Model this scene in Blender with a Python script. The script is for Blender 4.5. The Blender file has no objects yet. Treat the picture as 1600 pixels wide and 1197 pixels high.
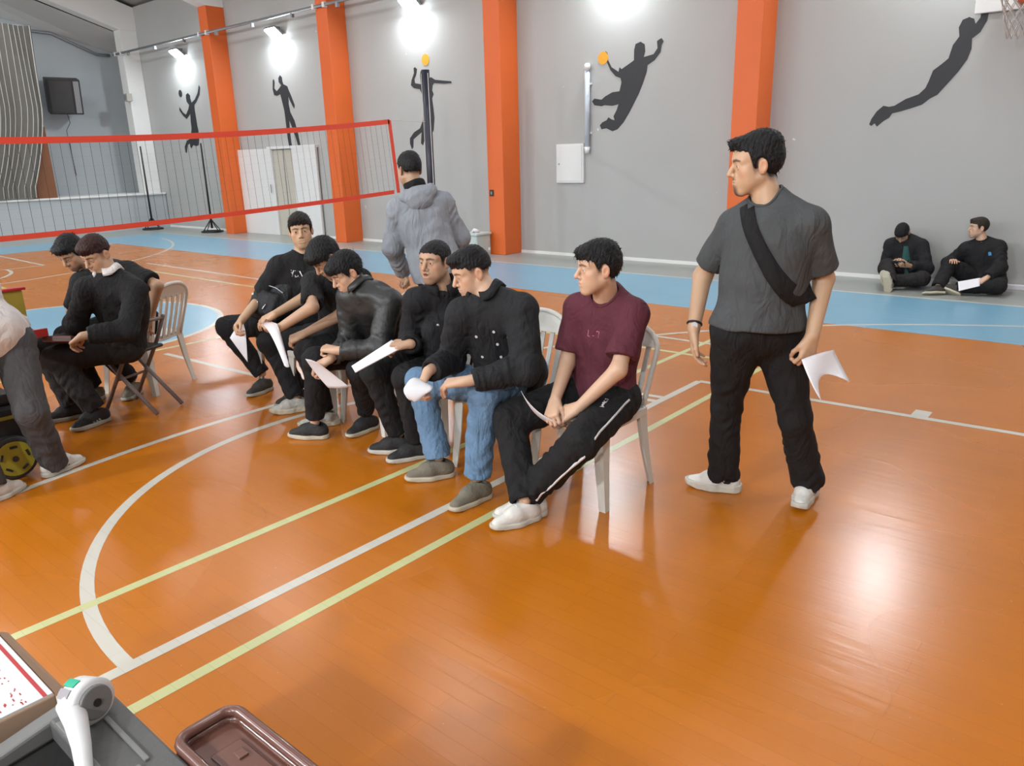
import bpy, bmesh, math, random
import numpy as np
from mathutils import Vector, Matrix

# ------------------------------------------------------------------ camera, world, exposure
sc = bpy.context.scene
sc.view_settings.view_transform = 'Standard'; sc.view_settings.look = 'None'; sc.view_settings.gamma = 1.0
sc.view_settings.use_curve_mapping = False; sc.view_settings.exposure = -0.22
cd = bpy.data.cameras.new('camera'); cam = bpy.data.objects.new('camera', cd); sc.collection.objects.link(cam); sc.camera = cam
cd.sensor_fit = 'HORIZONTAL'; cd.sensor_width = 36.0; cd.lens = 36.0 * 1187.0 / 1600.0; cd.clip_start = .05; cd.clip_end = 200
_p, _r, _y = math.radians(16.5), math.radians(-1.53), math.radians(40.46)
_fw = Vector((-math.sin(_y) * math.cos(_p), math.cos(_y) * math.cos(_p), -math.sin(_p))); _rt = Vector((math.cos(_y), math.sin(_y), 0)); _up = _rt.cross(_fw)
_r2 = math.cos(_r) * _rt + math.sin(_r) * _up; _u2 = -math.sin(_r) * _rt + math.cos(_r) * _up
cam.matrix_world = Matrix((( _r2.x, _u2.x, -_fw.x, 0), (_r2.y, _u2.y, -_fw.y, 0), (_r2.z, _u2.z, -_fw.z, 1.66), (0, 0, 0, 1)))
w = bpy.data.worlds.new('world'); sc.world = w; w.use_nodes = True
w.node_tree.nodes['Background'].inputs['Color'].default_value = (.75, .80, .85, 1); w.node_tree.nodes['Background'].inputs['Strength'].default_value = .3
LAMP_W, BACK_FILL_W, ROOF_FILL_W = 58.0, 365.0, 44.0        # watts of the floodlights on the long wall, of the fill lamps added behind the camera, and of those added under the roof
ONLY = None

# ------------------------------------------------------------------ helpers
COL = bpy.context.scene.collection
def unit(v):
    v = np.asarray(v, float); return v / max(np.linalg.norm(v), 1e-9)
def lerp(a, b, t): return np.asarray(a, float) * (1 - t) + np.asarray(b, float) * t
def tag(o, label=None, cat=None, group=None, kind=None):
    if label: o['label'] = label
    if cat: o['category'] = cat
    if group: o['group'] = group
    if kind: o['kind'] = kind
    return o
def empty(name, loc, label=None, cat=None, group=None, rz=0.0):
    o = bpy.data.objects.new(name, None); COL.objects.link(o)
    o.empty_display_size = .1
    o.location = loc; o.rotation_euler = (0, 0, rz)
    return tag(o, label, cat, group)
def world_of(o):
    return o.matrix_basis.copy() if o.parent is None else world_of(o.parent) @ o.matrix_parent_inverse @ o.matrix_basis
def put(name, me, mats=(), parent=None, loc=None, smooth=None):
    o = bpy.data.objects.new(name, me); COL.objects.link(o)
    if not isinstance(mats, (list, tuple)): mats = [mats]
    if len(me.materials) == 0:
        for m in mats: me.materials.append(m)
    if parent is not None:
        o.parent = parent
        if loc is None:                       # geometry given in world space
            o.matrix_parent_inverse = world_of(parent).inverted()
    if loc is not None: o.location = loc
    return o
def mesh_np(name, v, f, smooth=True, col=None):
    """v (n,3), f (m,4) or (m,3) int array"""
    me = bpy.data.meshes.new(name)
    v = np.asarray(v, np.float32); f = np.asarray(f, np.int32)
    m, k = f.shape
    me.vertices.add(len(v)); me.vertices.foreach_set('co', v.ravel())
    me.loops.add(m * k); me.loops.foreach_set('vertex_index', f.ravel())
    me.polygons.add(m); me.polygons.foreach_set('loop_start', np.arange(0, m * k, k, dtype=np.int32))
    if smooth: me.polygons.foreach_set('use_smooth', np.ones(m, bool))
    me.update(calc_edges=True)
    if col is not None:
        a = me.color_attributes.new('Col', 'FLOAT_COLOR', 'POINT')
        c = np.ones((len(v), 4), np.float32); c[:, :3] = col
        a.data.foreach_set('color', c.ravel())
    return me
class MB:
    """collects simple solids and makes ONE mesh of them"""
    def __init__(s): s.v = []; s.f = []
    def add(s, v, f):
        b = len(s.v); s.v += [tuple(map(float, x)) for x in v]; s.f += [tuple(i + b for i in q) for q in f]; return s
    def box(s, lo, hi, M=None):
        x0, y0, z0 = lo; x1, y1, z1 = hi
        v = [(x0,y0,z0),(x1,y0,z0),(x1,y1,z0),(x0,y1,z0),(x0,y0,z1),(x1,y0,z1),(x1,y1,z1),(x0,y1,z1)]
        if M is not None: v = [M @ Vector(p) for p in v]
        return s.add(v, [(0,3,2,1),(4,5,6,7),(0,1,5,4),(1,2,6,5),(2,3,7,6),(3,0,4,7)])
    def tube(s, pts, r, n=8, caps=True, closed=False):
        pts = [np.asarray(p, float) for p in pts]; m = len(pts)
        rs = r if isinstance(r, (list, tuple)) else [r] * m
        v = []; f = []; a = None
        for i, p in enumerate(pts):
            if closed: t = unit(pts[(i + 1) % m] - pts[i - 1])
            else: t = unit(pts[min(i + 1, m - 1)] - pts[max(i - 1, 0)])
            if a is None: a = unit(np.cross(t, (0, 0, 1) if abs(t[2]) < .9 else (1, 0, 0)))
            a = unit(a - t * (a @ t)); b = np.cross(t, a)
            for k in range(n):
                an = 2 * math.pi * k / n; v.append(p + rs[i] * (a * math.cos(an) + b * math.sin(an)))
        for i in range(m if closed else m - 1):
            j = (i + 1) % m
            for k in range(n): f.append((i*n + k, i*n + (k+1) % n, j*n + (k+1) % n, j*n + k))
        if caps and not closed:
            f.append(tuple(range(n))[::-1]); f.append(tuple((m-1)*n + k for k in range(n)))
        return s.add(v, f)
    def prism(s, poly, axis, lo, hi):
        """2D polygon extruded along axis (0,1,2); poly gives the two other coordinates in order"""
        n = len(poly); v = []
        for w in (lo, hi):
            for a, b in poly:
                v.append({0: (w, a, b), 1: (a, w, b), 2: (a, b, w)}[axis])
        f = [tuple(range(n))[::-1], tuple(range(n, 2*n))] + [(i, (i+1) % n, n + (i+1) % n, n + i) for i in range(n)]
        return s.add(v, f)
    def me(s, name, smooth=False, bevel=0, seg=2):
        m = bpy.data.meshes.new(name); m.from_pydata(s.v, [], s.f); m.update()
        bm = bmesh.new(); bm.from_mesh(m)
        bmesh.ops.recalc_face_normals(bm, faces=bm.faces)
        if bevel > 0:
            es = [e for e in bm.edges if len(e.link_faces) == 2 and e.calc_face_angle(0) > .5]
            bmesh.ops.bevel(bm, geom=es, offset=bevel, segments=seg, profile=.5, affect='EDGES', clamp_overlap=True)
        bm.to_mesh(m); bm.free()
        if smooth: m.polygons.foreach_set('use_smooth', [True] * len(m.polygons))
        return m
    def build(s, name, mat, parent=None, smooth=False, bevel=0, seg=2, loc=None):
        return put(name, s.me(name, smooth, bevel, seg), mat, parent, loc)
def copy_tree(o, parent=None):
    c = o.copy(); COL.objects.link(c)
    if parent is not None: c.parent = parent; c.matrix_parent_inverse = o.matrix_parent_inverse
    for ch in list(o.children): copy_tree(ch, c)
    return c

# ------------------------------------------------------------------ materials
def mat(name, rgb, rough=.6, metal=0., spec=.5, bump=0., bscale=40., var=0., vscale=6., coat=0., trans=0., alpha=1., stretch=None, sheen=0.):
    m = bpy.data.materials.new(name); m.use_nodes = True
    nt = m.node_tree; b = nt.nodes['Principled BSDF']
    b.inputs['Base Color'].default_value = (*rgb, 1); b.inputs['Roughness'].default_value = rough
    b.inputs['Metallic'].default_value = metal; b.inputs['Specular IOR Level'].default_value = spec
    b.inputs['Coat Weight'].default_value = coat; b.inputs['Transmission Weight'].default_value = trans
    b.inputs['Alpha'].default_value = alpha; b.inputs['Sheen Weight'].default_value = sheen
    if bump or var:
        tc = nt.nodes.new('ShaderNodeTexCoord'); src = tc.outputs['Object']
        if stretch:
            mp = nt.nodes.new('ShaderNodeMapping'); mp.inputs['Scale'].default_value = stretch
            nt.links.new(src, mp.inputs[0]); src = mp.outputs[0]
    if bump:
        n = nt.nodes.new('ShaderNodeTexNoise'); n.inputs['Scale'].default_value = bscale; n.inputs['Detail'].default_value = 4
        bp = nt.nodes.new('ShaderNodeBump'); bp.inputs['Strength'].default_value = bump; bp.inputs['Distance'].default_value = .02
        nt.links.new(src, n.inputs['Vector']); nt.links.new(n.outputs['Fac'], bp.inputs['Height']); nt.links.new(bp.outputs[0], b.inputs['Normal'])
    if var:
        n = nt.nodes.new('ShaderNodeTexNoise'); n.inputs['Scale'].default_value = vscale; n.inputs['Detail'].default_value = 5
        mx = nt.nodes.new('ShaderNodeMix'); mx.data_type = 'RGBA'
        mx.inputs[6].default_value = (*[c * (1 - var) for c in rgb], 1); mx.inputs[7].default_value = (*[min(1, c * (1 + var)) for c in rgb], 1)
        nt.links.new(src, n.inputs['Vector']); nt.links.new(n.outputs['Fac'], mx.inputs[0]); nt.links.new(mx.outputs[2], b.inputs['Base Color'])
    return m
def emit(name, rgb, s):
    m = bpy.data.materials.new(name); m.use_nodes = True; nt = m.node_tree
    b = nt.nodes['Principled BSDF']; b.inputs['Base Color'].default_value = (*rgb, 1)
    b.inputs['Emission Color'].default_value = (*rgb, 1); b.inputs['Emission Strength'].default_value = s
    return m
def mat_attr(name, rough=.5, sub=0., bump=0., bscale=120.):
    m = mat(name, (.5, .5, .5), rough, bump=bump, bscale=bscale); nt = m.node_tree; b = nt.nodes['Principled BSDF']
    a = nt.nodes.new('ShaderNodeAttribute'); a.attribute_name = 'Col'
    nt.links.new(a.outputs['Color'], b.inputs['Base Color'])
    if sub:
        b.inputs['Subsurface Weight'].default_value = sub; b.inputs['Subsurface Radius'].default_value = (.01, .004, .002); b.inputs['Subsurface Scale'].default_value = 1.
    return m

# ------------------------------------------------------------------ implicit surfaces
f4 = np.float32
def nrm(q): return np.sqrt(np.einsum('ij,ij->i', q, q))
def sd_cone(p, a, b, ra, rb, w=None):
    a = np.asarray(a, f4); ba = np.asarray(b, f4) - a; pa = p - a; L2 = max(float(ba @ ba), 1e-9)
    h = np.clip(pa @ ba / L2, 0, 1); r = ra + (rb - ra) * h
    if w is not None:                     # folds across the limb: (amplitude, waves, phase, swirl)
        am, fr, ph, sw = w
        u = np.sin(fr * h + ph + 2.2 * np.sin(p[:, 0] * 37 + p[:, 1] * 29 + ph) + 1.3 * np.sin(p[:, 2] * 13 + ph * 2))
        r = r + am * (u * np.abs(u)) * (.35 + .65 * np.sin(p[:, 1] * 19 - p[:, 0] * 23 + 3.1 * h + ph * 3))
    return nrm(pa - h[:, None] * ba) - r
def sd_ell(p, c, R, r):
    q = (p - np.asarray(c, f4)) @ np.asarray(R, f4).T; r = np.asarray(r, f4)
    k0 = nrm(q / r); k1 = nrm(q / (r * r)); return k0 * (k0 - 1) / np.maximum(k1, 1e-6)
def sd_sph(p, c, r): return nrm(p - np.asarray(c, f4)) - r
def smin(a, b, k):
    h = np.clip(.5 + .5 * (b - a) / k, 0, 1); return b + (a - b) * h - k * h * (1 - h)
def smax(a, b, k): return -smin(-a, -b, k)
def sd_plane(p, c, n): return (p - np.asarray(c, f4)) @ np.asarray(unit(n), f4)
def sd_box(p, c, R, h, r=0.):
    q = np.abs((p - np.asarray(c, f4)) @ np.asarray(R, f4).T) - (np.asarray(h, f4) - r)
    return nrm(np.maximum(q, 0)) + np.minimum(q.max(1), 0) - r
def wrink(p, s, k=1.):
    x, y, z = p[:, 0] * k, p[:, 1] * k, p[:, 2] * k
    return (np.sin(21*x + 9*z + s + 1.7*np.sin(13*y + s)) * np.sin(17*z - 11*y + 2*s + 1.5*np.sin(19*x))
            + .6 * np.sin(43*z + 29*y + 3*s + 2*np.sin(23*x)) * np.sin(37*x - 19*z + s))
def nets(f, lo, hi, h, slack=1.5):
    B = 8; lo = np.asarray(lo, float)
    nb = np.maximum(1, np.ceil((np.asarray(hi, float) - lo) / h / B).astype(int)); n = nb * B
    g = np.stack(np.meshgrid(*[np.arange(k) for k in nb], indexing='ij'), -1).reshape(-1, 3)
    c = f((lo + (g * B + (B - 1) / 2) * h).astype(f4))
    near = np.abs(c) < B * h * .87 * slack + h
    A = np.repeat(np.repeat(np.repeat(c.reshape(nb), B, 0), B, 1), B, 2).astype(f4)
    kb = g[near]
    if len(kb) == 0: return np.zeros((0, 3), f4), np.zeros((0, 4), np.int32)
    o = np.stack(np.meshgrid(*[np.arange(B)] * 3, indexing='ij'), -1).reshape(-1, 3)
    ids = (kb[:, None, :] * B + o[None]).reshape(-1, 3)
    out = np.empty(len(ids), f4)
    for s in range(0, len(ids), 200000):
        out[s:s + 200000] = f((lo + ids[s:s + 200000] * h).astype(f4))
    A[ids[:, 0], ids[:, 1], ids[:, 2]] = out
    S = A < 0
    cs = np.zeros(n - 1, np.int8)
    offs = [(i, j, k) for i in (0, 1) for j in (0, 1) for k in (0, 1)]
    for i, j, k in offs: cs += S[i:n[0]-1+i, j:n[1]-1+j, k:n[2]-1+k]
    cell = np.argwhere((cs > 0) & (cs < 8))
    if len(cell) == 0: return np.zeros((0, 3), f4), np.zeros((0, 4), np.int32)
    idx = -np.ones(n - 1, np.int32); idx[cell[:, 0], cell[:, 1], cell[:, 2]] = np.arange(len(cell))
    cv = np.stack([A[cell[:, 0]+i, cell[:, 1]+j, cell[:, 2]+k] for i, j, k in offs], 1)
    acc = np.zeros((len(cell), 3), f4); cnt = np.zeros(len(cell), f4); ov = np.array(offs, f4)
    for a in range(8):
        for ax in (1, 2, 4):
            if a & ax: continue
            b = a | ax; va, vb = cv[:, a], cv[:, b]; m = (va < 0) != (vb < 0)
            t = np.where(m, va / np.where(m, va - vb, 1), 0)
            acc += m[:, None] * (ov[a] + t[:, None] * (ov[b] - ov[a])); cnt += m
    v = lo + (cell + acc / cnt[:, None]) * h
    quads = []
    for ax in range(3):
        u, w = [(1, 2), (2, 0), (0, 1)][ax]
        s0 = [slice(None)] * 3; s1 = [slice(None)] * 3; s0[ax] = slice(0, -1); s1[ax] = slice(1, None)
        e = np.argwhere(S[tuple(s0)] != S[tuple(s1)])
        e = e[(e[:, u] > 0) & (e[:, w] > 0) & (e[:, u] < n[u]-1) & (e[:, w] < n[w]-1)]
        q = []
        for du, dw in ((1, 1), (0, 1), (0, 0), (1, 0)):
            c2 = e.copy(); c2[:, u] -= du; c2[:, w] -= dw; q.append(idx[c2[:, 0], c2[:, 1], c2[:, 2]])
        q = np.stack(q, 1); ins = S[e[:, 0], e[:, 1], e[:, 2]]
        q[~ins] = q[~ins][:, ::-1]; quads.append(q)
    q = np.concatenate(quads); q = q[(q >= 0).all(1)]
    return v.astype(f4), q.astype(np.int32)
def tidy(v, q, keep=None):
    """drop the quads whose every corner fails keep, then unused vertices"""
    if keep is not None: q = q[keep[q].any(1)]
    used = np.zeros(len(v), bool); used[q.ravel()] = True
    re = np.cumsum(used) - 1
    return v[used], re[q].astype(np.int32)
def join_np(parts):
    vs, qs, b = [], [], 0
    for v, q in parts: vs.append(v); qs.append(q + b); b += len(v)
    return np.concatenate(vs), np.concatenate(qs)
def bounds(pts, pad):
    pts = np.asarray(pts, float); return pts.min(0) - pad, pts.max(0) + pad

# ------------------------------------------------------------------ people
I3 = np.eye(3)
def sym(q):
    q = q.copy(); q[:, 0] = np.abs(q[:, 0]); return q
def head_sdf(q, j=1., nose=1., mouth=0.):
    """head in its own frame: x across, y forward, z up, eyes at z = 0; metres"""
    s = sym(q)
    d = sd_ell(q, (0, -.014, .030), I3, (.073, .092, .080))
    d = smin(d, sd_ell(q, (0, .036, .040), I3, (.060, .050, .052)), .03)
    d = smin(d, sd_ell(q, (0, .030, -.034), I3, (.056, .052, .078)), .03)
    d = smin(d, sd_cone(s, (.050 * j, -.002, -.052), (.016, .064, -.100), .020, .019), .028)
    d = smin(d, sd_sph(q, (0, .071, -.098), .019), .02)
    d = smin(d, sd_sph(s, (.041, .050, -.022), .025), .02)
    d = smin(d, sd_sph(s, (.036, .040, -.056), .026), .03)
    d = smin(d, sd_ell(q, (0, .066, -.060), I3, (.033, .029, .034)), .02)
    d = smin(d, sd_cone(s, (.012, .076, .024), (.046, .060, .022), .011, .010), .020)
    d = smax(d, -sd_sph(s, (.031, .101, -.002), .0165), .018)
    d = smin(d, sd_cone(q, (0, .083, .014), (0, .104 * nose + .004, -.028), .0075, .0115), .009)
    d = smin(d, sd_sph(s, (.0115, .093, -.034), .0085), .008)
    d = smax(d, -sd_sph(s, (.006, .1, -.0435), .0042), .004)
    d = smin(d, sd_cone(q, (-.016, .089, -.0585 + mouth), (.016, .089, -.0585 + mouth), .0055, .0055), .008)
    d = smin(d, sd_cone(q, (-.014, .0875, -.069 - mouth), (.014, .0875, -.069 - mouth), .0068, .0068), .008)
    d = smax(d, -sd_ell(q, (0, .098, -.0635), I3, (.021, .012, .0014 + mouth * 1.3)), .004)
    lid = sd_sph(s, (.031, .0715, .001), .0142)
    d = smin(d, lid, .006)
    d = smax(d, -sd_ell(s, (.031, .090, .0005), I3, (.0115, .022, .0036)), .002)
    ear = sd_ell(s, (.0770, -.010, -.010), np.array([(.9, .38, 0), (-.38, .9, .12), (0, -.12, 1)]), (.0075, .018, .031))
    ear = smax(ear, -sd_ell(s, (.0865, -.006, -.006), np.array([(.9, .38, 0), (-.38, .9, .12), (0, -.12, 1)]), (.0075, .010, .019)), .004)
    return smin(d, ear, .006)
def ss(x, a, b):
    t = np.clip((x - a) / (b - a), 0, 1); return t * t * (3 - 2 * t)
def hairline(q, H):
    """how far a point lies above the hairline (metres, >0 = hair)"""
    y, ax = q[:, 1], np.abs(q[:, 0])
    zf = H.get('front', .060) - .25 * np.maximum(ax - .035, 0) * H.get('corner', 1.)
    zl = np.where(y > .048, zf, 0)
    t = ss(y, .020, .048); zl = t * zf + (1 - t) * H.get('side', -.005)
    t = ss(y, -.045, -.015); zl = t * zl + (1 - t) * H.get('nape', -.062)
    return q[:, 2] - zl
def hair_sdf(q, H, seed):
    ts, tb, tt = H.get('th', (.008, .010, .022))
    d = sd_ell(q, (0, -.014, .030), I3, (.073 + ts, .092 + tb, .080 + tt))
    d = smin(d, sd_ell(q, (0, .036, .040), I3, (.060 + ts, .050 + tb * .8, .052 + tt)), .025)
    for c, r in H.get('blobs', ()): d = smin(d, sd_ell(q, c, I3, r), .02)
    x, y, z = q.T
    d = d + .0013 * np.sin(x * 260 + 3 * np.sin(z * 90 + seed) + seed) * np.sin(y * 120 + z * 170 + 2 * np.sin(x * 70)) + .0009 * np.sin(y * 310 + x * 200 + z * 80 + seed)
    hl = hairline(q, H)
    d = smax(d, -(hl + .006 * np.sin(x * 240 + seed) * np.sin(y * 150)) * .8, .006)
    s = sym(q)
    d = smax(d, -sd_ell(s, (.090, -.005, -.010), I3, (.033, .027, .042)), .006)
    for c, r in H.get('cuts', ()): d = smax(d, -sd_ell(q, c, I3, r), .006)
    return d
def head_colors(q, tone, H, beard=0., brow=(.02, .014, .01)):
    n = len(q); c = np.tile(np.asarray(tone, f4), (n, 1)); s = sym(q)
    def mix(m, rgb): 
        nonlocal c; m = np.clip(m, 0, 1)[:, None]; c = c * (1 - m) + np.asarray(rgb, f4) * m
    t = np.asarray(tone)
    warm = t * np.array([1.06, .80, .74])
    mix(.45 * ss(-sd_sph(s, (.043, .062, -.026), .024), -.012, .012), warm)
    mix(.5 * ss(-sd_sph(q, (0, .108, -.030), .014), -.008, .008), warm)
    mix(.5 * ss(-sd_ell(s, (.079, -.010, -.010), I3, (.014, .022, .034)), -.006, .003), warm)
    face = ss(q[:, 1], .05, .07)
    lip = np.minimum(sd_cone(q, (-.016, .089, -.0585), (.016, .089, -.0585), .0062, .0062), sd_cone(q, (-.014, .0875, -.069), (.014, .0875, -.069), .0078, .0078))
    mix(.75 * ss(-lip, -.002, .003), t * np.array([.78, .46, .44]))
    s2 = s * np.array([1, 0, 1], f4); bd = np.minimum(sd_cone(s2, (.013, 0, .0225), (.032, 0, .0262), .0046, .0048), sd_cone(s2, (.032, 0, .0262), (.050, 0, .0215), .0046, .0028))
    mix(.80 * ss(-bd, -.003, .002) * face, brow)
    lash = np.abs(np.abs(sd_ell(s, (.031, .085, .0005), I3, (.0138, .022, .0056)))) 
    mix(.45 * ss(-lash, -.0016, -.0004) * ss(q[:, 2], -.001, .003) * ss(q[:, 1], .07, .076), (.05, .03, .02))
    mix(ss(-sd_ell(q, (0, .088, -.0635), I3, (.018, .012, .0055)), -.001, .002) * (1. if H.get('open') else 0.), (.10, .03, .03))
    if beard:
        jaw = np.maximum(ss(-q[:, 2], .058, .095), ss(-sd_cone(s, (.0, .095, -.049), (.020, .088, -.052), .005, .004), -.004, .003))
        jaw = jaw * ss(-sd_cone(q, (-.016, .09, -.063), (.016, .09, -.063), .012, .012), -.012, -.009) if False else jaw
        jaw = jaw * ss(q[:, 1], -.025, .02) * (1 - .8 * ss(-lip, -.004, .002)) * (1 - ss(-q[:, 2], .115, .135))
        side = .5 * ss(-q[:, 2], .02, .06) * ss(np.abs(q[:, 0]), .05, .062) * ss(q[:, 1], -.02, .0) * (1 - ss(q[:, 1], .015, .035))
        if H.get('goatee'): jaw = jaw * (1 - ss(np.abs(q[:, 0]), .016, .034)); side = side * .3
        mix(beard * np.maximum(jaw, .7 * side), np.asarray(brow) * 1.5 + .01)
    fade = H.get('fade', .55)
    if fade:
        hl = q[:, 2] - (H.get('nape', -.062) - .028) ; 
        fl = hairline(q, dict(H, side=H.get('side', -.005) - .030, nape=H.get('nape', -.062) - .025, front=H.get('front', .06) + .004))
        m = ss(fl, -.004, .03) * ss(-q[:, 1], -.05, -.02) * ss(-sd_ell(s, (.080, -.008, -.012), I3, (.014, .022, .034)), -.05, -.001) if False else ss(fl, -.004, .03) * (1 - ss(q[:, 1], .030, .052))
        m = m * ss(sd_ell(s, (.081, -.008, -.010), I3, (.014, .024, .038)), -.002, .003); earm = ss(sd_ell(s, (.081, -.008, -.010), I3, (.014, .026, .040)), -.002, .003)
        mix(fade * m, H.get('rgb', (.012, .010, .010)))
        mix(.9 * earm * ss(hairline(q, H), -.002, .006), H.get('rgb', (.012, .010, .010)))
    return c

def fingers(W, y, n, t, curl, thumb, sc=1., spread=.05):
    """list of round cones of a hand: wrist W, along y, palm looks to n, thumb to t"""
    W = np.asarray(W, float); out = []
    P = lambda a, b, c: W + sc * (y * a + t * b + n * c)
    base = [(.090, .031), (.094, .010), (.090, -.011), (.080, -.030)]
    lens = [(.041, .025, .020), (.045, .028, .021), (.042, .026, .020), (.032, .020, .018)]
    for i, ((by, bt), ls) in enumerate(zip(base, lens)):
        out.append((P(.008, bt * .45, 0), P(by, bt, 0), .020 * sc, .0128 * sc, .012))
        c = curl[i] if isinstance(curl, (list, tuple)) and isinstance(curl[0], (list, tuple)) else curl
        a = 0.; p = P(by, bt, 0); r = .0098 if i < 3 else .0086; sp = spread * (1.5 - i)
        for k in range(3):
            a += math.radians(c[k]); d = unit(y * math.cos(a) + n * math.sin(a) + t * sp)
            e = p + d * ls[k] * sc; out.append((p, e, (r - .0008 * k) * sc, (r - .0008 * (k + 1)) * sc, .004)); p = e
    th = thumb
    p0 = P(.022, .020, .006); p1 = P(.052, .040, .012)
    out.append((p0, p1, .018 * sc, .0135 * sc, .010))
    d1 = unit(y * th[0] + t * th[1] + n * th[2]); p2 = p1 + d1 * .034 * sc; d2 = unit(y * th[3] + t * th[4] + n * th[5]); p3 = p2 + d2 * .027 * sc
    out.append((p1, p2, .0125 * sc, .0108 * sc, .006)); out.append((p2, p3, .0105 * sc, .0085 * sc, .004))
    return out
CURLS = dict(grip=((38, 70, 45), (.75, .25, .6, .8, -.2, .5)), relax=((18, 28, 18), (.75, .6, .15, .9, .25, .2)), hold=((48, 55, 30), (.8, .25, .6, .9, -.1, .45)),
             fist=((75, 85, 50), (.55, .1, .75, .5, -.55, .6)), flat=((8, 10, 6), (.7, .7, 0, .85, .4, 0)), pinch=((40, 40, 20), (.8, .2, .55, .95, .0, .3)))

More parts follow.
